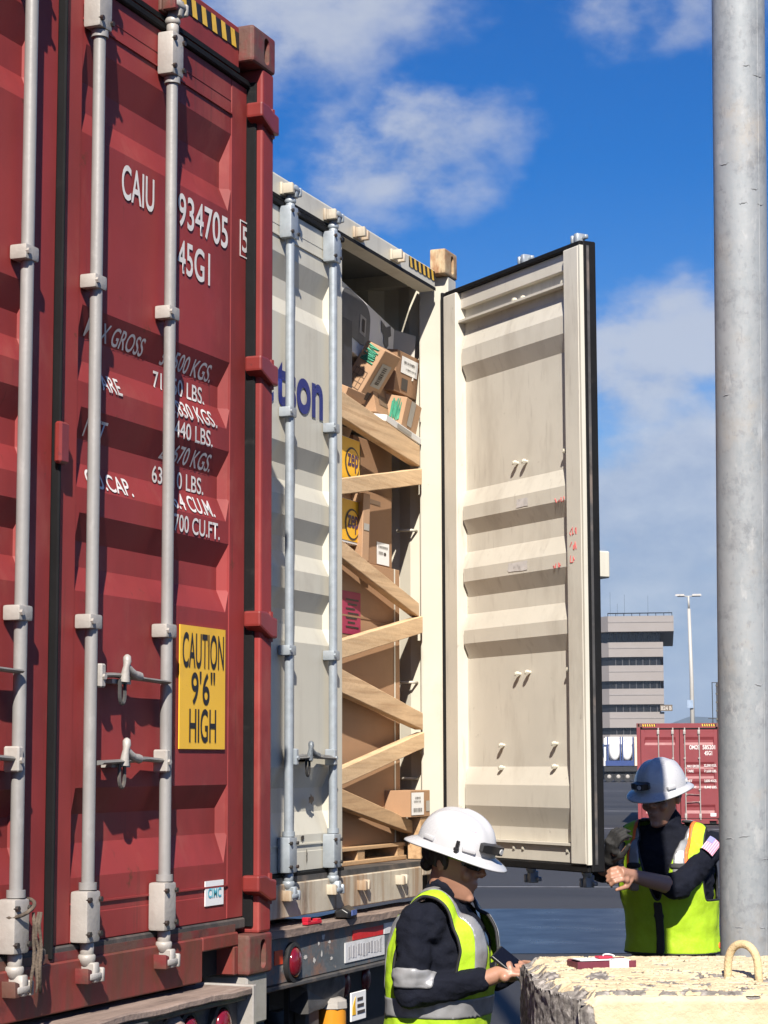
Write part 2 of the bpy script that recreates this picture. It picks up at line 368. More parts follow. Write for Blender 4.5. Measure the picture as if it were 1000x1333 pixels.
def groove_depth(grooves, z):
    for a, b, c, d in grooves:
        if d <= z <= a:
            return DEEP * ((a - z) / (a - b) if z > b else 1 if z >= c else (z - d) / (c - d))
    return 0.0
def door_surface(grooves, xa, xd, off=.0018):
    e = .022
    def f(x, z):
        g = groove_depth(grooves, z)
        k = 0 if x < xa or x > xd else min(1, (x - xa) / e, (xd - x) / e)
        return YD + g * k - off
    return f
def build_door(cont, x0, x1, grooves, hinge, angle, mats, rods, lod, side):
    """door leaf from x0 to x1 (container coordinates, closed), hinge = (x, y); side +1: hinges on the right"""
    P = mats; hx, hy = hinge
    def sh(bm):
        bm.transform(T((-hx, -hy, 0))); return bm
    z0, z1 = .165, P.get('z1', 2.715); dzt = z1 - 2.715
    fw = .105
    xa, xd = x0 + fw, x1 - fw
    zs = sorted({z0 + .07, z1 - .07} | {z for g in grooves for z in g})
    xs = [xa, xa + .022, xd - .022, xd]
    bm = bmesh.new(); th = .005
    def grid(off):
        return [[bm.verts.new((x, YD + off + (groove_depth(grooves, z) if 0 < i < 3 else 0), z)) for i, x in enumerate(xs)] for z in zs]
    ga, gb = grid(0.002), grid(.002 + th)
    for j in range(len(zs) - 1):
        for i in range(3):
            bm.faces.new((ga[j][i], ga[j][i + 1], ga[j + 1][i + 1], ga[j + 1][i]))
            bm.faces.new((gb[j][i], gb[j + 1][i], gb[j + 1][i + 1], gb[j][i + 1]))
    door = finish('door', sh(bm), P['panel'], cont)
    door.location = (hx, hy, 0); door.rotation_euler = (0, 0, angle)
    # frame members
    fd = .058
    for (a, b) in ((x0, xa + .003), (xd - .003, x1)):
        bm = bmesh.new(); bx(bm, a, b, YD, YD + fd, z0, z1); bmesh.ops.recalc_face_normals(bm, faces=bm.faces); bev(bm, .004); finish('door_stile', sh(bm), P['frame'], door)
    for (a, b) in ((z0, z0 + .075), (z1 - .075, z1)):
        bm = bmesh.new(); bx(bm, xa + .004, xd - .004, YD + .0005, YD + .03, a, b); bmesh.ops.recalc_face_normals(bm, faces=bm.faces); bev(bm, .003); finish('door_rail', sh(bm), P['frame'], door)
    if lod:
        zf = 2.59 if side else 0      # folded channel lips on the inner face and the weld seam on the outer face
        for a in (2.575 + dzt, .235):
            bm = bmesh.new(); bx(bm, xa + .004, xd - .004, YD + .008, YD + .045, a, a + .01); finish('channel_lip', sh(bm), P['frame'], door)
        for a in (2.60 + dzt, .262):
            bm = bmesh.new(); bx(bm, xa + .002, xd - .002, YD - .0035, YD + .004, a, a + .005); finish('weld_seam', sh(bm), P['panel'], door)
    # gasket round the leaf
    gx = .013
    for nm, (a, b, c, d, e, f) in {'g1': (x0 - gx, x0 - .0006, YD - (.02 if angle == 0 else .024), YD + (fd + .008 if angle == 0 else .038), z0 - .03, z1 + .02), 'g2': (x1 + .0006, x1 + gx, YD - .03, YD + fd + .008, z0 - .03, z1 + .02),
                                   'g3': (x0, x1, YD - .012, YD + .05, z1 + .0006, z1 + .022), 'g4': (x0, x1, YD - .008, YD + .05, z0 - .032, z0 - .0006)}.items():
        if nm == 'g2' and side < 0: continue
        bm = bmesh.new(); bx(bm, a, b, c, d, e, f); bmesh.ops.recalc_face_normals(bm, faces=bm.faces); bev(bm, .004)
        finish('gasket', sh(bm), P['gasket_low'] if nm == 'g4' else P['gasket'], door)
    if lod and side > 0:
        bm = bmesh.new(); bx(bm, x0 - gx - .0022, x0 - gx - .0002, YD + .012, YD + .024, z0, z1); finish('gasket_strip', sh(bm), M_chassis, door)
        bm = bmesh.new(); bx(bm, x0 - gx + .001, x0 - .0006, YD + (.0385 if angle else fd + .0085), YD + fd + (-.001 if angle else .013), z0, z1); finish('edge_lip', sh(bm), P['frame'], door)
    # hinges
    if lod:
        for z in (2.617, 1.816, 1.034, .246):
            bm = bmesh.new()
            xo = (x1 if side > 0 else x0); s = side
            prof = [(0, .043), (.05 * s, .043), (.085 * s, .030), (.125 * s, .026), (.125 * s, -.036), (.085 * s, -.036), (.02 * s, -.012), (0, -.004)]
            pr = [(xo - .028 * s + a, z + b) for a, b in prof]
            prism(bm, pr if s > 0 else pr[::-1], -.012, .045); bmesh.ops.recalc_face_normals(bm, faces=bm.faces); bev(bm, .007, 2)
            tube(bm, [(xo + .078 * s, .008, z - .046), (xo + .078 * s, .008, z + .046)], .012, 8)
            finish('hinge', sh(bm), P['hinge'], door)
    # lock rods
    yb = .026
    for (rx, hz, hdir) in rods:
        seg = 16 if lod else 6
        bm = bmesh.new(); tube(bm, [(rx, yb, .30), (rx, yb, 2.56)], .0168, seg)
        if lod:
            for z in (.30, 2.556): tube(bm, [(rx, yb, z), (rx, yb, z + .018)], .0235, seg)
        finish('lock_rod', sh(bm), P['rod'], door, angle=40)
        for (a, b) in ((.168, .298), (2.576 + dzt * .6, 2.702 + dzt * .6)):
            bm = bmesh.new(); bx(bm, rx - .041, rx + .027, yb - .024, YD - .001, a, b); bmesh.ops.recalc_face_normals(bm, faces=bm.faces); bev(bm, .008, 2)
            h = finish('rod_housing', sh(bm), P['hw'], door, angle=35)
            if lod:
                for zz in (a + .022, b - .022):
                    for xx in (rx - .033, rx + .021):
                        bm = bmesh.new(); tube(bm, [(xx, yb - .031, zz), (xx, yb - .018, zz)], .0075, 6); finish('bolt', sh(bm), M_bolt, door)
        for z in (1.883, .985):
            bm = bmesh.new(); bx(bm, rx - .040, rx + .022, yb - .021, YD - .001, z - .019, z + .019); bmesh.ops.recalc_face_normals(bm, faces=bm.faces); bev(bm, .006, 2)
            if lod: tube(bm, [(rx - .032, yb - .027, z), (rx - .032, yb - .018, z)], .0075, 6)
            finish('rod_clamp', sh(bm), P['hw'], door, angle=35)
        for (zc, up) in ((.118, -1), (2.752 + dzt, 1)):
            bm = bmesh.new()
            tube(bm, [(rx, yb, zc - up * .05), (rx, yb, zc - up * .015)], .0185, 12); tube(bm, [(rx, yb, zc - up * .02), (rx, yb, zc - up * .006), (rx, yb, zc + up * .012)], [.0225, .0235, .013], 12)
            if lod:
                bx(bm, rx - .012, rx + .014, yb - .03, yb + .012, zc + min(0, up * .05), zc + max(0, up * .05))
                bx(bm, rx - .034, rx + .036, yb - .032, yb - .014, zc + up * .034 - .009, zc + up * .034 + .009)
                bx(bm, rx + .022, rx + .036, yb - .034, yb + .014, zc + up * .03 - .02, zc + up * .03 + .016)
                bev(bm, .003)
            finish('rod_cam', sh(bm), P['cam'], door, angle=45)
        if hz:
            hd = hdir; bm = bmesh.new()
            bx(bm, rx - .012 + .026 * hd, rx + .012 + .026 * hd, yb - .024, yb + .020, hz - .032, hz + .030); bev(bm, .004)
            tube(bm, [(rx + .026 * hd, yb - .03, hz - .004), (rx + .026 * hd, yb - .022, hz - .004)], .008, 6)
            finish('handle_bracket', sh(bm), P['hw'], door)
            bm = bmesh.new()
            tube(bm, [(rx + .035 * hd, yb, hz), (rx + .12 * hd, yb, hz + .004), (rx + .19 * hd, yb - .006, hz + .002), (rx + .26 * hd, yb - .010, hz - .002), (rx + .39 * hd, yb - .010, hz - .006)], [(.017, .007), (.017, .007), (.013, .008), (.018, .006), (.020, .006)], 8)
            finish('handle', sh(bm), M_hwgrey if lod else P['hw'], door)
            if lod:
                lx = rx + (.155 if hd > 0 else -.255) * 1.0; bm = bmesh.new()
                tube(bm, [(lx - .012, yb - .020, hz - .012), (lx - .014, yb - .024, hz + .018), (lx - .013, yb - .026, hz + .030), (lx - .010, yb - .026, hz + .041), (lx - .008, yb - .024, hz + .053), (lx - .007, yb - .022, hz + .058)], [.014, .010, .0085, .0115, .0105, .005], 10)
                tube(bm, [(lx - .014, yb - .024, hz + .034), (lx + .010, yb - .024, hz + .018), (lx + .035, yb - .022, hz + .008), (lx + .075, yb - .016, hz + .004)], [.008, .010, .011, .013], 8)
                bx(bm, lx - .05, lx + .05, yb - .004, YD - .001, hz - .018, hz - .006)
                finish('handle_catch', sh(bm), P['hw'], door, angle=50)
                bm = bmesh.new()
                prev = [(lx - .014 * math.cos(a) - .01, yb - .012, hz - .045 - .026 * math.sin(a)) for a in [math.pi * k / 8 for k in range(9)]]
                tube(bm, [(lx - .024, yb - .012, hz - .006)] + prev + [(lx + .004, yb - .012, hz - .006)], .0055, 6)
                finish('seal_hasp', sh(bm), M_chassis, door)
    return door

def corrugated_wall(bm, x_out, x_in, y0, y1, z0, z1, pitch=.278):
    """wall in a plane of constant x, ribs along z"""
    ys = []; y = y0
    while y < y1:
        for a, k in ((0, 0), (.072, 0), (.139, 1), (.211, 1)):
            if y + a < y1: ys.append((y + a, k))
        y += pitch
    ys.append((y1, 0))
    a = [(bm.verts.new((x_in + (x_out - x_in) * k, yy, z0)), bm.verts.new((x_in + (x_out - x_in) * k, yy, z1))) for yy, k in ys]
    for p, q in zip(a, a[1:]): bm.faces.new((p[0], q[0], q[1], p[1]))

def container(loc, rz, label, P, grooves, rods_r, rods_l, angle, lod=2, length=12.19, group=None):
    c = empty('shipping_container', loc, rz, label, 'container', group)
    # castings
    base = None
    for (x, z, mx) in ((0, 0, 1), (0, Hc - .118, 1), (-Wc, 0, -1), (-Wc, Hc - .118, -1)):
        if base is None:
            me = CAST.copy(); me.materials.clear(); me.materials.append(P['cast']); base = link('corner_casting', me, c); o = base
        else: o = copy_part(base, c)
        o.location = (x, 0, z); o.scale = (mx, P.get('cast_depth', 1) if z > 1 else 1, 1)
    pw = P.get('post', .108)
    for (a, b) in ((-pw, -.003), (-Wc + .003, -Wc + pw)):
        bm = bmesh.new(); bx(bm, a, b, .005, .150, .1185, Hc - .1185); bmesh.ops.recalc_face_normals(bm, faces=bm.faces); bev(bm, .008, 2); finish('corner_post', bm, P['frame'], c)
    xl, xr = -Wc + .1635, -.1635
    h0, h1, h2 = P.get('head', (2.742, Hc - .006, Hc - .004)); rt = h2 - .004
    bm = bmesh.new(); loft(bm, [[(x, .048, h0), (x, .048, h1), (x, .13, h2), (x, .13, h0)] for x in (xl, xr)]); bmesh.ops.recalc_face_normals(bm, faces=bm.faces); bev(bm, .005); finish('header', bm, P['frame'], c)
    bm = bmesh.new()
    bx(bm, xl + .23, xr - .23, .034, .16, .004, .128); bx(bm, xl, xl + .2295, .034, .16, .088, .128); bx(bm, xr - .2295, xr, .034, .16, .088, .128)
    bx(bm, xl, xl + .03, .034, .16, .004, .0875); bx(bm, xr - .03, xr, .034, .16, .004, .0875)
    bmesh.ops.recalc_face_normals(bm, faces=bm.faces); bev(bm, .004); finish('sill', bm, P['sill'], c)
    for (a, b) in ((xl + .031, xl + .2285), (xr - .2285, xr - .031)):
        bm = bmesh.new(); bx(bm, a, b, .09, .155, .006, .0865); finish('pocket_shade', bm, M_dark, c)  # near-black box paints the shade inside the sill pocket
    bm = bmesh.new(); bx(bm, xl, xr, .0455, .0475, h0, h0 + .015); finish('header_seal', bm, M_gasket, c)
    bm = bmesh.new(); bx(bm, xl, xr, .045, .16, .1285, .150); finish('door_threshold', bm, P['sill_top'], c)
    if lod:
        for z in (h0 + .043, .085):
            for rx, _, _ in rods_r + rods_l:
                bm = bmesh.new(); zz = z
                up = 1 if z > 1 else -1
                for sx in (-1, 1):
                    prism(bm, [(rx + sx * .030 - .011, zz - .018), (rx + sx * .030 + .011, zz - .018), (rx + sx * .034 + .012, zz + .016), (rx + sx * .034 - .010, zz + .022)], .002 + .006 * sx, .047)
                bx(bm, rx - .05, rx + .05, .036, .0478, zz - .022, zz + .026)
                bmesh.ops.recalc_face_normals(bm, faces=bm.faces); bev(bm, .004, 2)
                finish('cam_keeper', bm, P['keeper'], c, angle=50)
    # shell
    y0, y1 = .1505, length
    for (xo, xi, nm) in ((-.006, -.042, 'side_wall'), (-Wc + .006, -Wc + .042, 'side_wall')):
        bm = bmesh.new(); corrugated_wall(bm, xo, xi, y0, y1, .12, rt - .05); finish(nm, bm, P['wall'], c)
    bm = bmesh.new(); bx(bm, -Wc + .006, -.006, y0, y1, rt - .024, rt); finish('roof', bm, mat('shaded grey roof', (.16, .16, .155), .7), c)  # shade of the dim interior put into the roof colour
    for a, b in ((-.07, -.002), (-Wc + .002, -Wc + .07)):
        bm = bmesh.new(); bx(bm, a, b, .179, y1, rt - .08, rt - .003); finish('top_rail', bm, P['frame'], c)
        bm = bmesh.new(); bx(bm, a, b, .179, y1, .006, .15); finish('bottom_rail', bm, P['frame'], c)
    bm = bmesh.new(); bx(bm, -Wc + .008, -.008, y1 - .05, y1, .01, rt - .002); finish('front_wall', bm, P['wall'], c)
    bm = bmesh.new(); bx(bm, -Wc + .071, -.071, .161, y1 - .051, .10, .149); finish('floor_deck', bm, M_wood3, c)
    xc = -Wc / 2 + .012
    hr = (-.03, .05)
    dr = build_door(c, xc + .008, -pw - .010, grooves, hr, angle, P, rods_r, lod, 1)
    dl = build_door(c, -Wc + pw + .010, xc - .008, grooves, (-Wc + .03, .05), 0, P, rods_l, lod, -1)
    return c, dr, dl
def hinge_shift(hx, hy): return T((-hx, -hy, 0))

M_redsill = mat('rust streaked red sill', (.19, .033, .026), .55, var=.15, vs=4, bump=.12, bs=26, layers=[((.11, .045, .03), (14, 14, 1.2), .44, .62, .85), (RUST, (9, 9, 4), .55, .68, .9), ((.05, .02, .018), 7, .62, .75, .7)])
P_red = dict(post=.083, panel=M_red, frame=M_red, gasket=M_gasket, gasket_low=M_gasket2, hinge=M_redmark, rod=M_rod, hw=M_hw, cam=M_hw, cast=M_redrust, sill=M_redsill, sill_top=M_redrust, keeper=M_redrust, wall=M_red)
P_bei = dict(cast_depth=.42, head=(2.700, 2.792, 2.846), z1=2.676, panel=M_beige, frame=M_beige, gasket=M_gasket, gasket_low=M_gasket, hinge=M_beige, rod=M_galv, hw=M_galv, cam=M_galv, cast=M_castrust, sill=M_beigerust, sill_top=M_chassis, keeper=M_beigerust, wall=M_beigewall)
RZ = 1.15
red, red_dr, red_dl = container((0, 0, RZ), 0, 'large red container with closed doors and a yellow caution sign beside the beige one', P_red, G_RED,
                                [(-1.055, .848, 1), (-.642, .628, -1)], [(-1.395, .632, -1), (-1.81, .848, 1)], 0)
BX, BY, BZ = 3.0638, .5126, 1.2028
DOOR_OPEN = R(51.2)
bei, bei_dr, bei_dl = container((BX, BY, BZ), 0, 'beige container with one door swung open, loaded with cartons behind timber braces', P_bei, G_BEI,
                                [(-.665, .592, -1), (-1.075, .592, 1)], [(-1.375, .592, -1), (-1.785, .592, 1)], DOOR_OPEN)
for d in (bei_dr,):
    for ch in [d] + list(d.children):
        if ch.name.split('.')[0] in ('door', 'door_stile', 'door_rail', 'channel_lip'):
            ch.data.materials[0] = M_beigedoor

# red door details -------------------------------------------------
xc = -Wc / 2 + .012
surf_r = door_surface(G_RED, xc + .008 + .105, -.093 - .105, .0011)
S_R = hinge_shift(-.03, .05)
cutsR = [z for g in G_RED for z in g]
def red_text(s, x, z, h, width=None, bold=.012, shear=0, name='marking_text', m=None):
    bm = text_bm(s, h, width, bold, shear); bm.transform(T((x, 0, z)))
    for zz in cutsR: bmesh.ops.bisect_plane(bm, geom=bm.verts[:] + bm.edges[:] + bm.faces[:], plane_co=(0, 0, zz), plane_no=(0, 0, 1))
    for v in bm.verts: v.co.y = surf_r(v.co.x, v.co.z)
    bm.transform(S_R); return finish(name, bm, m or M_white, red_dr)
red_text('CAIU', -.876, 2.168, .096, .186)
red_text('934705', -.545, 2.172, .096, .322)
red_text('5', -.124, 2.190, .080, .042)
red_text('45G1', -.545, 2.034, .096, .205)
bm = bmesh.new()
for (a, b, c_, d_) in ((-.140, -.066, 2.170, 2.174), (-.140, -.066, 2.281, 2.285), (-.140, -.136, 2.174, 2.281), (-.070, -.066, 2.174, 2.281)): bx(bm, a, b, YD - .002, YD - .001, c_, d_)
bm.transform(S_R); finish('check_digit_frame', bm, M_white, red_dr)
rows = [(1.751, 'MAX GROSS', '32,500 KGS.'), (1.680, '', '71,650 LBS.'), (1.612, 'TARE', '3,830 KGS.'), (1.549, '', '8,440 LBS.'), (1.481, 'NET', '28,670 KGS.'), (1.409, '', '63,210 LBS.'), (1.345, 'CU.CAP.', '76.4 CU.M.'), (1.279, '', '2,700 CU.FT.')]
for z, a, b in rows:
    if a: red_text(a, -1.025 if a != 'TARE' else -1.0, z + .002, .048, .036 * len(a) * (.98 if len(a) > 6 else 1.0), .01)
    w = .0288 * len(b) * (.96 if 'FT' in b else 1)
    red_text(b, -.285 - w - (.03 if 'LBS' in b else 0) + (.02 if 'FT' in b else 0), z, .048, w, .01)
box('caution_sign', -.515, -.228, YD - .004, YD - .0005, .661, 1.013, M_yellow, red_dr, 0, S_R)
for s, z, h, w, x in (('CAUTION', .895, .098, .262, -.502), ("9'6\"", .79, .09, .15, -.447), ('HIGH', .682, .094, .17, -.458)):
    bm = text_bm(s, h, w, .012); bm.transform(T((x, YD - .0055, z))); bm.transform(S_R); finish('sign_text', bm, M_black, red_dr)
box('sticker', -.345, -.228, YD - .003, YD - .0005, .212, .283, M_label, red_dr, 0, S_R)
bm = text_bm('CIMC', .026, .085, .02); bm.transform(T((-.33, YD - .0045, .236))); bm.transform(S_R); finish('sticker_text', bm, mat('teal print', (.10, .45, .55), .6), red_dr)
# centre latch plate on the left leaf
box('centre_lug', -1.235, -1.19, .018, .040, 1.379, 1.487, M_redmark, red, .006)
def hazard(parent, x0, x1, z0, z1, y, n, rust_m=None):
    bm = bmesh.new(); bx(bm, x0, x1, y - .0015, y, z0, z1); finish('hazard_tape', bm, M_black, parent)
    w = (x1 - x0) / n
    for k in range(n):
        a = x0 + k * w; bm = bmesh.new(); s = .012
        vv = [bm.verts.new(q) for q in ((a + s, y - .003, z0), (a + w * .5 + s, y - .003, z0), (a + w * .5 - s * .2, y - .003, z1), (a - s * .2 + .004, y - .003, z1))]
        bm.faces.new(vv); finish('yellow_stripe', bm, M_tapeY, parent)
hazard(red, -.56, -.170, 2.815, 2.868, .0475, 6)
hazard(red, -Wc + .170, -Wc + .56, 2.815, 2.868, .0475, 6)
hazard(bei, -.49, -.170, 2.742, 2.788, .0475, 6)

# beige door lettering, scuffs and painted latch shadow ---------------------------------
xcb = -Wc / 2 + .012
surf_b = door_surface(G_BEI, -Wc + .118 + .105, xcb - .008 - .105)
S_L = hinge_shift(-Wc + .03, .05)
bm = text_bm('tson', .188, .437, .028); bm.transform(T((-1.85, 0, 1.918)))
bm2 = text_bm('Ma', .188, .33, .028); bm2.transform(T((-2.20, 0, 1.918))); me_ = bpy.data.meshes.new('x'); bm2.to_mesh(me_); bm.from_mesh(me_); bm2.free()
for v in bm.verts: v.co.y = YD - .002
bm.transform(S_L); finish('lettering', bm, M_blue, bei_dl)
def scrape(parent, S, x, z, w, h, m, y=YD - .0018, seed=1, name='scrape_shadow_mark'):
    bm = bmesh.new(); n = 18; vs_ = []
    for k in range(n):
        a = 2 * math.pi * k / n; rr = .6 + .5 * abs(noise.noise(Vector((math.cos(a) * 2.3, math.sin(a) * 2.3, seed * 3.7))))*2
        vs_.append(bm.verts.new((x + math.cos(a) * w * rr, y, z + math.sin(a) * h * rr)))
    bm.faces.new(vs_); bmesh.ops.recalc_face_normals(bm, faces=bm.faces)
    if S is not None: bm.transform(S)
    return finish(name, bm, m, parent)
for i, (x, z, w, h) in enumerate(((-1.60, .29, .02, .012), (-1.66, .235, .007, .03), (-1.56, .22, .006, .03), (-1.52, .43, .03, .02))): scrape(bei_dl, S_L, x, z, w, h, M_bolt, seed=i)  # scrapes, the widest one a latch shadow painted dark
# open door: bolts, labels, pen marks, outside document holder
def DP(s, z, n):  # door coordinates: s from hinge, n = outer face offset inwards  -> local to the door object
    return Vector((-s, n + .0, z))
YI = YD - .05 + .007      # inner skin of the flat panel in door-local y
for (s, z) in ((.624, 1.846), (.696, 1.843), (1.010, 1.845), (.625, .942), (.702, .946), (1.015, .945), (.491, .643), (.899, .646), (.489, .548), (.897, .553), (.637, 2.555), (.705, 2.551), (1.015, 2.555), (.60, .215), (.67, .215), (1.0, .215)):
    bm = bmesh.new(); tube(bm, [DP(s, z, YI - .004), DP(s, z, YI + .030)], .0065, 8); tube(bm, [DP(s, z, YI + .012), DP(s, z, YI + .026)], .011, 6)
    finish('bolt_end', bm, M_beigewall, bei_dr, angle=40)
M_redpen = mat('red marker pen', (.5, .10, .09), .7, var=.3, vs=40)
M_tornlabel = mat('torn label paper', (.55, .52, .50), .7, var=.2, vs=20, layers=[((.2, .17, .16), 30, .55, .65, .7)])
YF = YI + DEEP            # rib crest
for (s, z, w, h, sd) in ((.70, 1.664, .05, .020, 3), (.66, 1.395, .085, .022, 5)):
    bm = bmesh.new(); n = 16; vs_ = []
    for k in range(n):
        a = 2 * math.pi * k / n; q = max(abs(math.cos(a)), abs(math.sin(a))); rr = (1 / q) * (.88 + .2 * noise.noise(Vector((math.cos(a) * 3, math.sin(a) * 3, sd))))
        vs_.append(bm.verts.new(DP(s + math.cos(a) * w * rr, z + math.sin(a) * h * rr, YF + .002)))
    bm.faces.new(vs_); finish('torn_label', bm, M_tornlabel, bei_dr)
def pen_scribble(s, z, w, h, n, seed, y):
    random.seed(seed); bm = bmesh.new()
    for k in range(n):
        x = s + w * k / n; pts = [DP(x + random.uniform(0, w / n), z + random.uniform(-h, h), y) for _ in range(4)]
        tube(bm, pts, .0022, 4)
    finish('pen_marks', bm, M_redpen, bei_dr)
pen_scribble(.95, 1.645, .07, .012, 4, 3, YF + .001); pen_scribble(1.085, 1.50, .05, .02, 3, 4, YD - .05 + .0585); pen_scribble(1.085, 1.44, .05, .02, 3, 5, YD - .05 + .0585)
pen_scribble(1.02 - .03, 1.50, .04, .02, 3, 6, YI + .001); pen_scribble(.93, 1.375, .06, .012, 4, 7, YF + .001); pen_scribble(1.085, 1.385, .04, .02, 2, 8, YD - .05 + .0585)
bm = bmesh.new(); bx(bm, -1.17, -1.05, -.075, -.005, 1.31, 1.42); bev(bm, .006); finish('document_holder', bm, M_beige, bei_dr)
# lashing bars on the inner right wall
for z in (1.62, .93, .5):
    bm = bmesh.new(); tube(bm, [(-.045, .19, z), (-.085, .20, z), (-.085, .27, z), (-.045, .28, z)], .006, 8); finish('lashing_ring', bm, M_beigewall, bei, smooth=True)
for z in (2.25, 2.62):
    bm = bmesh.new(); tube(bm, [(-1.0, .7 + .05 * math.cos(a), z + .05 * math.sin(a)) for a in [2 * math.pi * k / 14 for k in range(15)]], .008, 6); 
    bm.transform(T((.93, 0, 0))); finish('lashing_ring', bm, M_beigewall, bei, smooth=True)

# ------------------------------------------------------------------ cargo inside the beige container (container coordinates)
CB = Vector((BX, BY, BZ))
GC = 'cartons loaded in the beige container'
def obox(name, O, a, b, c, m, label, cat='box', group=None, bevel=.002):
    """box from a corner and three edge vectors; a and b span the face named 'ab', c goes away from it"""
    O, a, b, c = [Vector(v) for v in (O, a, b, c)]
    root = empty(name, CB + O, 0, label, cat, group)
    bm = bmesh.new(); vv = [bm.verts.new(a * i + b * j + c * k) for i in (0, 1) for j in (0, 1) for k in (0, 1)]
    for f in ((0, 1, 3, 2), (4, 6, 7, 5), (0, 4, 5, 1), (2, 3, 7, 6), (0, 2, 6, 4), (1, 5, 7, 3)): bm.faces.new([vv[i] for i in f])
    bmesh.ops.recalc_face_normals(bm, faces=bm.faces); bev(bm, bevel)
    finish('carton_body', bm, m, root)
    return root, O, a, b, c
def patch(root, name, o, a, b, u0, u1, v0, v1, m, off=.0022, shape=None, n=None):
    """flat decal on the face spanned by a, b from o; outwards is given by n"""
    a, b = Vector(a), Vector(b); n = Vector(n) if n is not None else a.cross(b).normalized()
    bm = bmesh.new()
    pts = shape or [(0, 0), (1, 0), (1, 1), (0, 1)]
    vv = [bm.verts.new(Vector(o) + a * (u0 + (u1 - u0) * s) + b * (v0 + (v1 - v0) * t) + n * off) for s, t in pts]
    bm.faces.new(vv); bmesh.ops.recalc_face_normals(bm, faces=bm.faces)
    return finish(name, bm, m, root)
ELL = [(.5 + .5 * math.cos(2 * math.pi * k / 28), .5 + .5 * math.sin(2 * math.pi * k / 28)) for k in range(28)]
def scribble(root, o, a, b, u0, u1, v0, v1, n, seed, m=None, count=14, r=.0035):
    random.seed(seed); a, b, n = Vector(a), Vector(b), Vector(n); bm = bmesh.new(); pts = []
    for k in range(count * 2):
        u = u0 + (u1 - u0) * (k / (count * 2)); v = v0 if k % 2 else v1
        pts.append(Vector(o) + a * (u + random.uniform(-.02, .02)) + b * (v + random.uniform(-.08, .08)) + n * .002)
    tube(bm, pts, r, 5); finish('green_scribble', bm, m or M_green, root)
def barcode(root, o, a, b, u0, u1, v0, v1, n, m=None, rows=1, seed=1):
    random.seed(seed); bm = bmesh.new(); a, b, n = Vector(a), Vector(b), Vector(n)
    u = u0
    while u < u1:
        w = random.uniform(.006, .022) * (u1 - u0) * 3
        q = [(u, v0), (min(u + w, u1), v0), (min(u + w, u1), v1), (u, v1)]
        bm.faces.new([bm.verts.new(Vector(o) + a * s + b * t + n * .0042) for s, t in q]); u += w + random.uniform(.01, .03) * (u1 - u0) * 2
    finish('printed_bars', bm, m or M_ink, root)
FY = Vector((0, -1, 0)); FX = Vector((-1, 0, 0))
def upright(name, x0, x1, y0, y1, z0, z1, m, label, cat='box'):
    return obox(name, (x0, y0, z0), (x1 - x0, 0, 0), (0, 0, z1 - z0), (0, y1 - y0, 0), m, label, cat, GC)
# big carton on the pallet
t, O, a, b, c = upright('large_carton', -1.20, -.222, .205, 1.25, .225, 1.425, M_card, 'largest brown carton with a maroon notice, strapped to the pallet')
for x in (.934,): patch(t, 'strap_band', (0, 0, 0), a, b, x - .008, x + .008, 0, 1, M_strap, n=FY)
patch(t, 'notice', (0, 0, 0), a, b, .30, .535, .735, .885, M_maroon, n=FY)
for k in range(7): patch(t, 'notice_text', (0, 0, 0), a, b, .37 + .02 * (k % 2), .51 - .02 * (k % 3), .853 - k * .016, .859 - k * .016, M_black, .004, n=FY)
patch(t, 'tape_strip', (0, 0, 0), a, b, .92, .99, .30, .335, M_label, .0025, n=FY)
bm = bmesh.new(); bx(bm, 0, .97, -.003, .0, .955, .963); finish('lid_seam', bm, M_card2, t)
# mid carton and the one above
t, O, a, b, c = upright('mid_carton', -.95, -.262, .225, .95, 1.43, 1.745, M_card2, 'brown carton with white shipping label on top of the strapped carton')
patch(t, 'shipping_label', (0, 0, 0), a, b, .735, .945, .02, .33, M_label, n=FY)
barcode(t, (0, 0, 0), a, b, .76, .92, .25, .28, FY, seed=2); barcode(t, (0, 0, 0), a, b, .76, .84, .16, .2, FY, seed=3); patch(t, 'label_logo', (0, 0, 0), a, b, .85, .89, .15, .2, M_ink, .0035, ELL, n=FY)
patch(t, 'faded_print', (0, 0, 0), a, b, .55, .80, .84, .90, M_inkgrey, n=FY)
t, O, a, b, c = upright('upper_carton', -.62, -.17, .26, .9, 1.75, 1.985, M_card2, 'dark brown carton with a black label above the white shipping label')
patch(t, 'dark_label', (0, 0, 0), a, b, .03, .17, .20, .85, M_ink, n=FY)
# flap of an open carton catching the sun
t, O, a, b, c = obox('narrow_carton', (-.775, .155, 1.42), (.075, -.0, .0), (.02, .0, .29), (.12, .25, 0), M_card3, 'narrow pale brown carton wedged beside the lower yellow carton', 'box', GC)
patch(t, 'tape_strip', (0, 0, 0), a, b, .1, .9, .45, .55, M_greytone, n=FY)
# yellow cartons
for (z0, z1, lab, sd) in ((1.745, 1.935, 'upper yellow carton with round logo above the horizontal board', 1), (1.485, 1.672, 'lower yellow carton with round logo below the horizontal board', 2)):
    t, O, a, b, c = upright('yellow_carton', -1.12, -.728, .185, .30, z0, z1, M_cardwhite, lab)
    patch(t, 'yellow_face', (0, 0, 0), a, b, .0, .995, .06, .985, M_zep, n=FY)
    patch(t, 'logo_ring', (0, 0, 0), a, b, .58, .985, .08, .80, M_ink, .0036, ELL, n=FY)
    patch(t, 'logo_disc', (0, 0, 0), a, b, .607, .958, .125, .755, M_zep, .005, ELL, n=FY)
    bm = text_bm('zep', .075, .115, .022); bm.transform(T((.635 * a.x, -.0066, .37 * b.z))); finish('logo_text', bm, mat('purple logo print', (.05, .018, .07), .6), t)
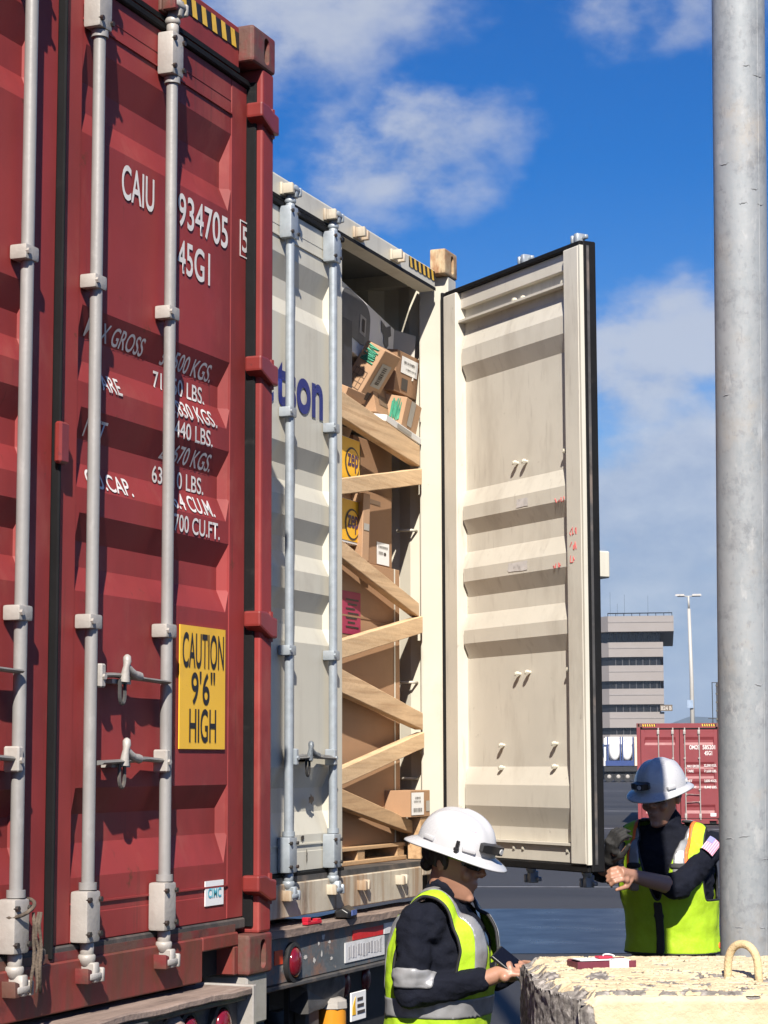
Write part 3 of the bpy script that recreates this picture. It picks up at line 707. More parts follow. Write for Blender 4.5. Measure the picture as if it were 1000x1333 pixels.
# tumbled boxes at the top
LA = Vector((0, .140, -.213)); MA = Vector((0, .083, .055)); NA = Vector((.185, 0, 0))
t, O, a, b, c = obox('tumbled_box', (-.590, .120, 2.350), LA, MA, NA, M_card3, 'tumbled carton with green scribble leaning highest above the diagonal board', 'box', GC)
n = Vector((-1, 0, 0)); scribble(t, (0, 0, 0), LA, MA, .05, .32, .25, .8, n, 3)
for k in range(4): patch(t, 'printed_grid', (0, 0, 0), LA, MA, .48 + k * .11, .49 + k * .11, .18, .85, M_inkgrey, n=n)
for k in range(4): patch(t, 'printed_grid', (0, 0, 0), LA, MA, .48, .82, .18 + k * .2, .2 + k * .2, M_inkgrey, .0026, n=n)
nb = LA.cross(NA).normalized(); nb = nb if nb.y < 0 else -nb
patch(t, 'shipping_label', (0, 0, 0), LA, NA, .22, .66, .22, .78, M_greytone, n=nb); barcode(t, (0, 0, 0), LA, NA, .28, .6, .38, .6, nb, seed=5)
patch(t, 'printed_mark', (0, 0, 0), LA, NA, .78, .92, .3, .6, M_ink, n=nb)
t, O, a, b, c = obox('tumbled_box', (-.345, .160, 2.405), (.272, .0, .0), (0, .020, -.185), (0, .3, .04), M_card2, 'brown carton with white label wedged under the white carton', 'box', GC)
n = a.cross(b).normalized(); n = n if n.y < 0 else -n
patch(t, 'shipping_label', (0, 0, 0), a, b, .20, .93, .10, .50, M_label, n=n); barcode(t, (0, 0, 0), a, b, .3, .8, .2, .26, n, seed=7); barcode(t, (0, 0, 0), a, b, .4, .85, .36, .4, n, seed=8)
patch(t, 'printed_mark', (0, 0, 0), a, b, .28, .55, .62, .9, M_ink, n=n)
E1 = Vector((0, .108, .024)); E2 = Vector((0, .030, -.122)); E3 = Vector((.18, 0, -.02))
t, O, a, b, c = obox('tumbled_box', (-.345, .115, 2.185), E1, E2, E3, M_card3, 'small carton with green scribble sitting beside the container post', 'box', GC)
scribble(t, (0, 0, 0), E1, E2, .18, .62, .15, .85, FX, 9, count=9)
n = E2.cross(E3).normalized(); n = n if n.y < 0 else -n
patch(t, 'packing_tape', (0, 0, 0), E3, E2, .3, .6, .02, .9, M_greytone, n=n)
t, O, a, b, c = obox('flat_packet', (-.55, .13, 2.075), (.42, 0, -.045), (0, .30, .05), (0, .005, -.028), M_cardwhite, 'flat white packet under the small scribbled carton', 'packet', GC)
patch(t, 'address_label', (0, 0, 0), a, c, .3, .7, .2, .8, M_greytone, n=FY)
t, O, a, b, c = obox('tumbled_box', (-.93, .15, 2.135), Vector((.0, .085, -.20)), Vector((0, .09, .04)), Vector((.19, 0, 0)), M_card3, 'printed carton tucked behind the highest diagonal timber brace', 'box', GC)
patch(t, 'printed_mark', (0, 0, 0), a, b, .25, .45, .3, .7, M_inkgrey, shape=ELL, n=FX); nb = Vector(a).cross(Vector(c)).normalized(); nb = nb if nb.y < 0 else -nb
patch(t, 'printed_mark', (0, 0, 0), a, c, .45, .75, .35, .65, M_ink, n=nb)
t, O, a, b, c = obox('tumbled_box', (-1.02, .235, 2.07), (.30, 0, .03), (-.02, .02, .19), (0, .25, .02), M_card2, 'plain brown carton half hidden behind the highest scribbled carton', 'box', GC)
patch(t, 'tape_strip', (0, 0, 0), a, b, .44, .56, 0, 1, M_card3, n=FY)
t, O, a, b, c = obox('tumbled_box', (-.50, .20, 2.10), (.26, 0, -.01), (.01, .03, .15), (0, .25, .02), M_card, 'brown carton squeezed between the two scribbled cartons', 'box', GC)
patch(t, 'printed_mark', (0, 0, 0), a, b, .2, .7, .3, .6, M_inkgrey, n=FY)
# white appliance carton, tilted down to the right
rot = Matrix.Rotation(R(9), 3, 'Y')
a_, b_ = rot @ Vector((.84, 0, 0)), rot @ Vector((0, 0, .27))
t, O, a, b, c = obox('white_carton', Vector((-1.03, .250, 2.405)), a_, b_, (0, .5, 0), M_cardwhite, 'large white carton with printed grey appliance tilted under the roof', 'box', GC)
patch(t, 'printed_appliance', (0, 0, 0), a, b, .27, .66, .22, .98, M_appliance, shape=[(.5 + .5 * math.copysign(abs(math.cos(q)) ** .55, math.cos(q)), .5 + .5 * math.copysign(abs(math.sin(q)) ** .55, math.sin(q))) for q in [2 * math.pi * k / 32 for k in range(32)]], n=FY)
patch(t, 'appliance_handle', (0, 0, 0), a, b, .52, .60, .40, .72, M_greytone, .004, n=FY); patch(t, 'appliance_grip', (0, 0, 0), a, b, .545, .58, .45, .67, M_ink, .006, n=FY)
patch(t, 'jagged_patch', (0, 0, 0), a, b, .80, .95, .52, .98, M_appliance, .003, [(0, .9), (.1, .5), (.3, .45), (.35, .15), (.6, .0), (.8, .2), (.75, .5), (1, .65), (.9, 1), (.5, .8)], n=FY)  # jagged dark patch towards the right end of the carton
bm = bmesh.new(); p0 = a + b * .06; vv = [p0, p0 + b * .93, p0 + b * .90 + Vector((.05, -.085, -.02)), p0 + b * .10 + Vector((.05, -.085, -.02))]
th = Vector((.004, .003, 0)); A_ = [bm.verts.new(v) for v in vv]; B_ = [bm.verts.new(v + th) for v in vv]
bm.faces.new(A_); bm.faces.new(B_[::-1])
for k in range(4): bm.faces.new((A_[k], B_[k], B_[(k + 1) % 4], A_[(k + 1) % 4]))
bmesh.ops.recalc_face_normals(bm, faces=bm.faces); finish('open_flap', bm, M_greytone, t)
t, O, a, b, c = upright('dark_sheet', -1.15, -.735, .215, .24, 2.12, 2.46, mat('very dark blue', (.02, .022, .035), .5), 'thin dark tote in the shade below the white carton', 'sheet')  # thin near-black sheet covering the gap under the white carton
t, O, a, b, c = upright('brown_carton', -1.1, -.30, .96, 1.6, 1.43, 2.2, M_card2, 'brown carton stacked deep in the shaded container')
# pallet
pr = empty('pallet', CB + Vector((-1.25, .165, .1505)), 0, 'wooden pallet under the largest carton', 'pallet')
for k, (z0, z1) in enumerate(((0, .018), (.058, .074))):
    for j in range(6):
        bm = bmesh.new(); bx(bm, 0, 1.0, j * .19, j * .19 + .10, z0, z1); bev(bm, .002); finish('deck_board', bm, M_wood3, pr)
for x in (.02, .46, .905):
    bm = bmesh.new(); bx(bm, x, x + .075, .005, 1.04, .0185, .0575); finish('stringer', bm, M_wood3, pr)
# small parcel on the sill
t, O, a, b, c = obox('small_parcel', (-.405, .085, .335), (.235, 0, 0), (0, 0, .115), (0, .12, 0), M_card, 'small brown parcel with white label by the open door post', 'parcel', GC)
patch(t, 'shipping_label', (0, 0, 0), a, b, .03, .66, .08, .92, M_label, n=FY); barcode(t, (0, 0, 0), a, b, .12, .55, .2, .34, FY, seed=11); barcode(t, (0, 0, 0), a, b, .15, .5, .55, .62, FY, seed=12); barcode(t, (0, 0, 0), a, b, .2, .48, .68, .76, FY, seed=13)
patch(t, 'grey_sticker', (0, 0, 0), a, b, .78, .97, .2, .6, M_greytone, n=FY)
t, O, a, b, c = obox('support_block', (-.27, .092, .1515), (.13, 0, 0), (0, 0, .18), (0, .06, 0), M_wood3, 'timber block carrying the small parcel', 'timber')
bm = bmesh.new(); bx(bm, .01, .12, -.002, 0, .08, .09); finish('saw_mark', bm, M_wood2, t)
# timber braces
BR = [((2.096, 1.983), (1.994, 1.899), -.161, 'highest diagonal timber brace holding back the tumbled cartons', M_wood2),
      ((1.736, 1.669), (1.890, 1.816), -.153, 'uppermost rising timber brace between the two yellow cartons', M_wood),
      ((1.472, 1.399), (1.279, 1.217), -.180, 'knotty descending timber brace in front of the white shipping label', M_wood2),
      ((1.071, .996), (1.222, 1.146), -.153, 'rising timber brace just below the maroon notice', M_wood),
      ((.946, .849), (.791, .716), -.140, 'descending timber brace meeting the post below the middle', M_wood2),
      ((.554, .486), (.705, .634), -.141, 'lowest rising timber brace across the largest carton', M_wood),
      ((.462, .388), (.319, .263), -.270, 'lowest descending timber brace ending above the small parcel block', M_wood3)]
for i, ((tl, bl), (tr, br), xr, lab, m) in enumerate(BR):
    xl = -1.031; k = .25 / (xr - xl)         # run on behind the closed leaf
    tl2, bl2 = tl - (tr - tl) * k, bl - (br - bl) * k; x2 = xl - .25
    bm = bmesh.new(); nseg = 14; rings = []
    y0, y1 = (.128, .166) if i % 2 == 0 else (.1215, .158)
    for s in range(nseg + 1):
        f = s / nseg; x = x2 + (xr - x2) * f; zt = tl2 + (tr - tl2) * f; zb = bl2 + (br - bl2) * f
        w1 = .002 * noise.noise(Vector((f * 5, i, 0))); w2 = .002 * noise.noise(Vector((f * 5, i, 4)))
        rings.append([(x, y0 + w1, zb + .003 + w2), (x, y0 + .003 + w1, zb + w2), (x, y1, zb + w1), (x, y1, zt + w2), (x, y0 + .003, zt + w1), (x, y0 + w2, zt - .003 + w1)])
    loft(bm, rings); bmesh.ops.recalc_face_normals(bm, faces=bm.faces); bm.transform(T((-x2, 0, -bl2)))
    o = finish('timber_brace', bm, m); o.location = CB + Vector((x2, 0, bl2)); tag(o, lab, 'brace', 'timber braces across the container opening')

# ------------------------------------------------------------------ chassis
def wheel_set(root, x, y, r=.50, w=.26):
    bm = bmesh.new(); prof = [(.16, -w / 2), (r * .6, -w / 2), (r - .03, -w / 2), (r, -w / 2 + .04), (r, w / 2 - .04), (r - .03, w / 2), (r * .6, w / 2), (.16, w / 2)]
    n = 32; rings = [[bm.verts.new((x + b, y + a * math.cos(2 * math.pi * k / n), r + a * math.sin(2 * math.pi * k / n))) for k in range(n)] for a, b in prof]
    for p, q in zip(rings, rings[1:]):
        for k in range(n): bm.faces.new((p[k], p[(k + 1) % n], q[(k + 1) % n], q[k]))
    bm.faces.new(rings[0]); bm.faces.new(rings[-1]); bmesh.ops.recalc_face_normals(bm, faces=bm.faces)
    finish('wheel', bm, M_undercar, root, angle=40)
def chassis_common(root, x0, x1, y0, zt):
    for x in ((x0 + x1) / 2 - .5, (x0 + x1) / 2 + .42):
        box('main_beam', x, x + .09, y0 + .12, 11.8, zt - .33, zt - .02, M_chassis, root, .004)
    for x in (x0 + .18, x0 + .50, x1 - .50, x1 - .18):
        for y in (1.75, 3.05): wheel_set(root, x, y)
    for y in (1.75, 3.05): box('axle', x0 + .3, x1 - .3, y - .06, y + .06, .44, .56, M_undercar, root, .01)
    box('rear_guard', x0 + .2, x1 - .2, y0 + .02, y0 + .10, .50, .60, M_chassis, root, .004)
    for x in (x0 + .5, x1 - .58): box('guard_post', x, x + .08, y0 + .03, y0 + .09, .6, zt - .30, M_chassis, root, .004)
    for x in (x0 + .1, x1 - .7): box('mud_flap', x, x + .6, y0 + .30, y0 + .31, .2, .9, M_undercar, root, 0)
c1 = empty('trailer_chassis', (0, 0, 0), 0, 'weathered trailer chassis under the red container with red tail lights', 'trailer')
bm = bmesh.new(); bx(bm, -2.30, -.295, -.075, .10, 1.116, 1.137); bmesh.ops.subdivide_edges(bm, edges=[e for e in bm.edges if abs(e.verts[0].co.x - e.verts[1].co.x) > 1], cuts=30)
for v in bm.verts: v.co += Vector((0, .006 * noise.noise(v.co * 5), .005 * noise.noise(v.co * 7 + Vector((3, 1, 2)))))
bev(bm, .004); finish('top_beam', bm, M_beamtop, c1)
box('beam_web', -2.30, -.296, -.060, .0, 1.100, 1.1155, M_chassis, c1, .003)
box('end_plate', -.2945, -.272, -.078, .11, .86, 1.141, M_hw, c1, .003)
box('rear_panel', -2.30, -.296, -.030, .02, .83, 1.097, M_chassis, c1, .004)
box('lower_lip', -2.30, -.296, -.06, .02, .80, .829, M_chassis, c1, .004)
for x in (-2.0, -1.0 + .14, -.70): 
    bm = bmesh.new(); tube(bm, [(x, -.02, 1.09), (x + .01, -.05, 1.05), (x + .02, -.055, .98), (x + .02, -.05, .84)], [(.05, .03), (.045, .025), (.03, .02), (.03, .02)], 10); finish('stiffener', bm, M_beamtop, c1, smooth=True)
def oval_lamp(root, x, y, z, rx, rz, m=M_lampred, rim=M_undercar):
    bm = bmesh.new(); n = 24
    rr = [[(x + math.cos(2 * math.pi * k / n) * rx * a, y - d, z + math.sin(2 * math.pi * k / n) * rz * a) for k in range(n)] for a, d in ((1.28, 0), (1.28, .018), (1.02, .02), (1.0, .012))]
    loft(bm, rr, False); bmesh.ops.recalc_face_normals(bm, faces=bm.faces); l = finish('lamp_rim', bm, rim, root, angle=40)
    bm = bmesh.new(); rr = [[(x + math.cos(2 * math.pi * k / n) * rx * a, y - d, z + math.sin(2 * math.pi * k / n) * rz * a) for k in range(n)] for a, d in ((1, .012), (.9, .026), (.6, .034), (.2, .037))]
    loft(bm, rr, True); bmesh.ops.recalc_face_normals(bm, faces=bm.faces); finish('tail_lamp', bm, m, root, smooth=True)
oval_lamp(c1, -.63, -.030, 1.04, .045, .052); oval_lamp(c1, -.43, -.030, 1.04, .045, .052); oval_lamp(c1, -1.95, -.012, 1.03, .045, .058)
box('red_reflector', -1.62, -.93, -.0775, -.0755, 1.052, 1.102, M_redtape, c1, 0)
box('reflector_backing', -1.64, -.91, -.0755, -.061, 1.045, 1.108, M_chassis, c1, .002)
box('twist_lock_bracket', -.150, -.012, .012, .16, 1.005, 1.149, M_hw, c1, .006)
chassis_common(c1, -2.40, -.04, 0.0, 1.12)
c2 = empty('trailer_chassis', (0, 0, 0), 0, 'grimy grey trailer chassis under the beige container with oval red lamp', 'trailer')
xa, xb = BX - 2.40, BX - .03; yb_ = BY
bm = bmesh.new(); bx(bm, xa, xb, yb_ - .035, yb_ + .14, 1.150, 1.176); bmesh.ops.subdivide_edges(bm, edges=[e for e in bm.edges if abs(e.verts[0].co.x - e.verts[1].co.x) > 1], cuts=30)
for v in bm.verts: v.co += Vector((0, .005 * noise.noise(v.co * 5), .004 * noise.noise(v.co * 7)))
finish('top_beam', bm, M_beamtop, c2)
box('rear_panel', xa, xb, yb_ - .012, yb_ + .03, .985, 1.149, M_peel, c2, .004)
box('panel_lip', xa, xb, yb_ - .03, yb_ + .03, .968, .984, M_chassis, c2, .003)
oval_lamp(c2, 1.215, yb_ - .012, 1.055, .050, .056)
box('orange_sticker', 1.075, 1.145, yb_ - .0145, yb_ - .0125, 1.055, 1.105, M_orange, c2, 0)
box('red_reflector', 1.79, 2.10, yb_ - .0145, yb_ - .0125, 1.088, 1.125, M_redtape, c2, 0)
box('white_reflector', 2.11, 2.36, yb_ - .0145, yb_ - .0125, 1.088, 1.130, M_whitetape, c2, 0)
bm = bmesh.new(); bx(bm, 1.71, 2.11, yb_ - .016, yb_ - .0125, 1.008, 1.084); finish('number_plate', bm, M_whitetape, c2)
random.seed(4); bm = bmesh.new(); x = 1.74
while x < 2.07: w = random.uniform(.008, .02); bx(bm, x, x + w, yb_ - .0175, yb_ - .0165, 1.02 + random.random() * .012, 1.062 + random.random() * .012); x += w + random.uniform(.006, .016)
finish('plate_print', bm, mat('grey plate print', (.36, .35, .36), .6), c2)
random.seed(9)
for k in range(7): scrape(c2, None, 1.33 + random.random() * .35, 1.02 + random.random() * .11, .008 + random.random() * .014, .006 + random.random() * .010, mat('bare chipped metal', (.6, .57, .52), .6), yb_ - .0135, seed=k + 20, name='paint_chip')
bm = bmesh.new(); bx(bm, 1.40, 1.74, yb_ + .0, yb_ + .16, .855, .966); bmesh.ops.subdivide_edges(bm, edges=bm.edges[:], cuts=4)
for v in bm.verts: v.co += Vector((.03, .02, .025)) * noise.noise(v.co * 14)
finish('bumper_bracket', bm, M_chassis, c2, angle=40)
oval_lamp(c2, 1.93, yb_ + .10, .905, .045, .055, mat('dull red lens', (.12, .006, .012), .25)); oval_lamp(c2, 2.14, yb_ + .10, .905, .045, .055, MATS['dull red lens'])
box('lower_panel', 1.40, 2.45, yb_ + .08, yb_ + .10, .50, .966, M_undercar, c2, 0)
box('side_post', 1.44, 1.55, yb_ + .02, yb_ + .08, .45, .90, M_chassis, c2, .01)
bm = bmesh.new(); tube(bm, [(1.66, yb_ + .02, .60), (1.66, yb_ + .02, .845)], .056, 20); finish('marker_lens', bm, M_amber, c2, angle=40)
bm = bmesh.new(); tube(bm, [(1.66, yb_ + .02, .8455), (1.66, yb_ + .02, .872), (1.66, yb_ + .02, .884)], [.064, .062, .040], 8); finish('marker_cap', bm, M_hw, c2)
box('sticker_plate', 1.80, 1.95, yb_ - .002, yb_ + .004, .775, .885, M_label, c2, .002)
bm = bmesh.new(); prism(bm, [(1.81, .80), (1.845, .80), (1.838, .835), (1.842, .868), (1.825, .85), (1.812, .83)], yb_ - .004, yb_ - .0025); finish('sticker_flame', bm, M_zep, c2)
for k in range(3): box('sticker_lines', 1.86, 1.935 - .01 * k, yb_ - .004, yb_ - .0025, .80 + k * .025, .812 + k * .025, M_ink, c2, 0)
chassis_common(c2, xa, xb, BY + .1, 1.14)
# things lying on the chassis ledge
o = empty('handheld_device', (1.735, BY - .01, 1.178), R(8), 'black handheld device lying on the ledge below the beige doors', 'device')
bm = bmesh.new(); loft(bm, [[(x, -.032 * s, h + .002) , (x, .03 * s, h + .002), (x, .034 * s, .028 * s + h), (x, .0, .046 * s + h), (x, -.034 * s, .026 * s + h)] for x, s, h in ((-.07, .75, .004), (-.055, 1, 0), (.03, 1.05, 0), (.06, .8, .002), (.075, .5, .006))]); bmesh.ops.recalc_face_normals(bm, faces=bm.faces); bev(bm, .004, 2); finish('device_body', bm, M_plastic, o, angle=40)
bm = bmesh.new(); bx(bm, -.05, .02, -.037, -.034, .012, .032); finish('device_screen', bm, mat('blue screen glass', (.10, .14, .35), .1), o)
o = empty('red_clip', (1.385, BY - .022, 1.178), R(-5), 'small red plastic clip lying on the chassis ledge', 'clip')
bm = bmesh.new(); bx(bm, -.055, .055, -.012, .012, .001, .013); bx(bm, -.055, -.03, -.013, .013, .012, .028); bx(bm, .02, .05, -.011, .011, .012, .02); bev(bm, .003, 2); finish('clip_body', bm, mat('red plastic', (.42, .012, .03), .35), o)
# rope knotted round the leftmost lock rod housing
bm = bmesh.new(); random.seed(3)
loopp = [(-1.395 + .038 * math.cos(q), .018 + .038 * math.sin(q), RZ + .275 + .02 * math.cos(q)) for q in [2 * math.pi * k / 16 for k in range(17)]]
tube(bm, loopp, .005, 6)
for j in range(3):
    tube(bm, [(-1.378 + .004 * j + random.uniform(-.01, .01), -.016 - .006 * j, RZ + .265 - z) for z in (0, .03, .06, .09, .12, .15 + .02 * j, .19)], [.004, .0055, .004, .0048, .0055, .0042, .002], 6)
o = finish('rope', bm, M_rope, smooth=True); tag(o, 'frayed brown rope tied round a lock rod housing of the large red container', 'rope')

# ------------------------------------------------------------------ concrete block, carton on it, galvanised pole
def paint_over_concrete():
    m = bpy.data.materials.new('yellow painted concrete'); m.use_nodes = True; nt = m.node_tree; b = nt.nodes['Principled BSDF']; L = nt.links.new
    tc = nt.nodes.new('ShaderNodeTexCoord')
    def nz(scale, det=8, rg=.65):
        mp = nt.nodes.new('ShaderNodeMapping'); mp.inputs['Scale'].default_value = scale if isinstance(scale, tuple) else (scale,) * 3; L(tc.outputs['Object'], mp.inputs[0])
        n = nt.nodes.new('ShaderNodeTexNoise'); n.inputs['Scale'].default_value = 1; n.inputs['Detail'].default_value = det; n.inputs['Roughness'].default_value = rg; L(mp.outputs[0], n.inputs['Vector']); return n.outputs['Fac']
    def rng(v, a, b_, t0=0., t1=1.):
        k = nt.nodes.new('ShaderNodeMapRange'); k.inputs['From Min'].default_value = a; k.inputs['From Max'].default_value = b_; k.inputs['To Min'].default_value = t0; k.inputs['To Max'].default_value = t1; L(v, k.inputs[0]); return k.outputs[0]
    vor = nt.nodes.new('ShaderNodeTexVoronoi'); vor.inputs['Scale'].default_value = 55; L(tc.outputs['Object'], vor.inputs['Vector'])
    agg = mix_node(nt, rng(vor.outputs['Distance'], .25, .6), (.40, .365, .33), (.20, .18, .16))
    agg = mix_node(nt, rng(nz(38), .5, .62), agg, (.12, .105, .095))
    paint = mix_node(nt, rng(nz(9), .3, .7), (.52, .41, .25), (.66, .55, .36))
    paint = mix_node(nt, rng(nz((3, 3, 12)), .55, .72, 0, .6), paint, (.42, .32, .19))
    # paint is worn off in patches, mostly on the trodden upper surface; bare where the end is broken
    vc = nt.nodes.new('ShaderNodeVertexColor'); vc.layer_name = 'bare'
    s = nt.nodes.new('ShaderNodeSeparateColor'); L(vc.outputs[0], s.inputs[0])
    mm = nt.nodes.new('ShaderNodeMath'); mm.operation = 'ADD'; L(nz(30), mm.inputs[0]); L(s.outputs[0], mm.inputs[1])
    fac = rng(mm.outputs[0], .85, 1.05)
    L(mix_node(nt, fac, paint, agg), b.inputs['Base Color']); b.inputs['Roughness'].default_value = .85
    bp = nt.nodes.new('ShaderNodeBump'); bp.inputs['Strength'].default_value = .5; bp.inputs['Distance'].default_value = .012
    hh = nt.nodes.new('ShaderNodeMath'); hh.operation = 'SUBTRACT'; L(nz(60), hh.inputs[0]); L(fac, hh.inputs[1]); L(hh.outputs[0], bp.inputs['Height']); L(bp.outputs[0], b.inputs['Normal'])
    return m
def concrete_block():
    FL = Vector((-.893 + .377 * .035, -1.108 - .926 * .035, 0)); root = empty('concrete_block', FL, math.atan2(R_H.y, R_H.x), 'chipped yellow painted concrete block with a wire lifting loop on top', 'concrete block')
    # local x along the front edge (to the right), local y away from the camera
    bm = bmesh.new(); X, Y, Z = 1.5, .86, 1.222
    cols = bm.loops.layers.color.new('bare')
    sst = lambda v, a, b: (lambda q: q * q * (3 - 2 * q))(max(0, min(1, (v - a) / (b - a))))
    def corner_drop(c): return .022 * sst(.05 - c.x + .018 * noise.noise(c * 30), 0, .05)            # broken left end
    def xl_(y): return .085 * (1 - sst(y, 0, .34)) + .012 * noise.noise(Vector((y * 9, 1, 4)))
    def top_fn(u, v):
        c = Vector((X * u, Y * v, 0)); n = noise.fractal(Vector((c.x * 15, c.y * 19, 2)), .6, 2.0, 6); n2 = noise.noise(Vector((c.x * 70, c.y * 70, 5)))
        zone = 1.0 - .75 * sst(c.y, .30, .45); chip = sst(n + .25 * n2, -.04 + .34 * (1 - zone), .05 + .34 * (1 - zone))
        edge = .012 * sst(.016 - c.y, 0, .016) + .02 * sst(c.y, Y - .06, Y)
        z = Z - (.0065 * sst(c.y, .0, .03) + .0015) * chip - edge - corner_drop(c) + .010 * sst(c.y, .30, .40) + .002 * n2 * (.4 + chip) + .004 * n
        bare = max(chip, sst(.05 - c.x + .05 * n, 0, .03))
        return Vector((c.x + xl_(c.y) * (1 - u), c.y + .012 * sst(.016 - c.y, 0, .016), z)), bare
    def front_fn(u, v):
        c = Vector((X * u, 0, Z * v)); zt = top_fn(u, 0)[0].z; c.z = zt * (1 - (1 - v) ** 2)
        n = noise.fractal(c * 9, .8, 2.0, 4); n2 = noise.noise(c * 55); pit = sst(noise.noise(c * 22 + Vector((3, 1, 7))), .62, .74); e = sst(c.z, zt - .018, zt)
        return Vector((c.x + xl_(0) * (1 - u), .012 * e * e + .002 * n + .0012 * n2 + .006 * pit + .022 * sst(.025 - c.x + .012 * n, 0, .025), c.z)), max(pit, sst(.055 - c.x + .03 * n, 0, .02))
    def left_fn(u, v):
        q = top_fn(0, v)[0]; c = Vector((0, Y * v, q.z * (1 - (1 - u) ** 2))); n = noise.fractal(c * 9, .7, 2.0, 6)
        return Vector((xl_(c.y) - .004 + .005 * n + .005 * noise.noise(c * 45) * sst(c.y, 0, .02), max(c.y, .022 * (1 - c.y / .3) if c.y < .022 else c.y), c.z)), 1.0
    def add(nu, nv, fn):
        g = [[fn(i / nu, j / nv) for j in range(nv + 1)] for i in range(nu + 1)]; gv = [[bm.verts.new(p[0]) for p in row] for row in g]
        for i in range(nu):
            for j in range(nv):
                ij = ((i, j), (i + 1, j), (i + 1, j + 1), (i, j + 1)); f = bm.faces.new([gv[a][b] for a, b in ij])
                for l, (a, b) in zip(f.loops, ij): k = g[a][b][1]; l[cols] = (k, k, k, 1)
    add(320, 190, top_fn); add(320, 70, front_fn); add(70, 120, left_fn)
    add(20, 20, lambda u, v: (Vector((X, Y * v, (Z - .03) * u)), 0)); add(20, 20, lambda u, v: (Vector((X * u, Y, (Z - .03) * v)), 0))
    bmesh.ops.recalc_face_normals(bm, faces=bm.faces)
    finish('block_body', bm, paint_over_concrete(), root, angle=35)
    bm = bmesh.new(); pts = []
    for k in range(17):
        a = math.pi * k / 16; pts.append((.528 - .034 * math.cos(a), .30 + .03 * math.cos(a), Z - .03 + .04 + .075 * math.sin(a) ** .7))
    pts = [(.490, .335, Z - .05)] + pts + [(.566, .265, Z - .05)]
    tube(bm, pts, .0105, 10); finish('lifting_loop', bm, mat('cream coated wire rope', (.62, .47, .26), .7, var=.15, vs=40, bump=.5, bs=160), root, smooth=True)
    return root
blk = concrete_block()
o = empty('small_carton', (-.33, -1.12, 1.228), R(-52), 'flattened maroon and white carton lying on the concrete block', 'carton')
bm = bmesh.new(); bx(bm, -.115, .115, -.055, .055, .002, .005); bx(bm, -.115, .115, -.055, -.052, .005, .028); bx(bm, -.115, -.112, -.052, .055, .005, .026); bx(bm, .112, .115, -.052, .055, .005, .024); bx(bm, -.112, .112, .052, .055, .005, .03)
finish('carton_tray', bm, mat('maroon card', (.13, .02, .035), .55, var=.15, vs=30), o)
bm = bmesh.new(); bx(bm, -.10, .02, -.045, .045, .030, .033); bx(bm, .03, .10, -.04, .03, .026, .029); bx(bm, .01, .085, -.0575, -.0555, .004, .03); finish('white_panels', bm, M_label, o)
bm = bmesh.new(); bx(bm, -.02, .035, -.03, .02, .034, .042); bev(bm, .003); finish('red_insert', bm, mat('crimson card', (.45, .02, .05), .5), o)
bm = bmesh.new(); tube(bm, [(.03 + .022 * math.cos(a), .0 + .022 * math.sin(a), .040 + .006 * math.sin(a)) for a in [2 * math.pi * k / 16 for k in range(12)]], .003, 6); finish('paper_strip', bm, M_cardwhite, o, smooth=True)

o.scale = (.72, .72, .72)

def pole():
    m = mat('spangled galvanised pole', (.30, .32, .33), .55, .25, var=.16, vs=3, bump=.16, bs=14, stretch=(3, 3, 1.4), layers=[((.40, .41, .41), (9, 9, 3.4), .50, .64, .6), ((.19, .195, .205), (7, 7, 10), .54, .66, .6), ((.42, .37, .31), 5, .54, .68, .55), ((.52, .52, .51), (16, 16, 7), .60, .66, .5), ((.37, .38, .385), (60, 60, 38), .48, .54, .45), ((.22, .225, .235), (50, 50, 30), .57, .63, .4), ((.17, .17, .18), (4, 4, 30), .70, .75, .7)])
    a, b = Vector((0.9158, -1.2370, 1.0956)), Vector((0.5608, -1.3584, 4.1761))
    d = (b - a) / (b.z - a.z); p0 = a - d * a.z; 
    root = empty('steel_pole', p0, 0, 'tall grey galvanised steel pole standing behind the concrete block', 'pole')
    bm = bmesh.new(); n = 64; rings = []
    for k in range(60):
        z = -.02 + k * .16; q = d * z; rad = .0865 - .0008 * z
        ring = []
        for j in range(n):
            an = 2 * math.pi * j / n; rr = rad + .0007 * noise.noise(Vector((math.cos(an) * 2, math.sin(an) * 2, z * 2)))
            ring.append((q.x + math.cos(an) * rr, q.y + math.sin(an) * rr, z))
        rings.append(ring)
    loft(bm, rings); bmesh.ops.recalc_face_normals(bm, faces=bm.faces); finish('pole_shaft', bm, m, root, angle=60)
    bm = bmesh.new(); bx(bm, -.18, .18, -.18, .18, .003, .03); bev(bm, .006); finish('base_plate', bm, m, root)
    bm = bmesh.new(); an = math.atan2(-W_H.y, -W_H.x) + .62; pts = [(d.x * z + math.cos(an) * (.0862 - .0008 * z), d.y * z + math.sin(an) * (.0862 - .0008 * z), z) for z in [.05 + .15 * k for k in range(62)]]
    tube(bm, pts, .0022, 6); finish('weld_seam', bm, m, root, smooth=True)
    random.seed(12)
    for k in range(16):   # scuff grooves
        z = random.choice((.9, 1.0, 1.25, 1.45, 1.5, 2.0, 2.9, 3.5, 3.55, 3.6, 3.9)) + random.uniform(0, .05); an = math.atan2(-W_H.y, -W_H.x) + random.uniform(-.9, .7); w = random.uniform(.2, .6)
        bm = bmesh.new(); pts = []
        for j in range(7):
            aa = an + w * (j / 6 - .5); rr = .0866 - .0008 * z; q = d * z; pts.append((q.x + math.cos(aa) * rr, q.y + math.sin(aa) * rr, z + .012 * (j / 6 - .5) * random.uniform(-1, 1)))
        tube(bm, pts, [.0003, .0012, .0018, .002, .0018, .0012, .0003], 5); finish('scuff_mark', bm, mat('dark scuff', (.22, .225, .23), .6), root)
pole()

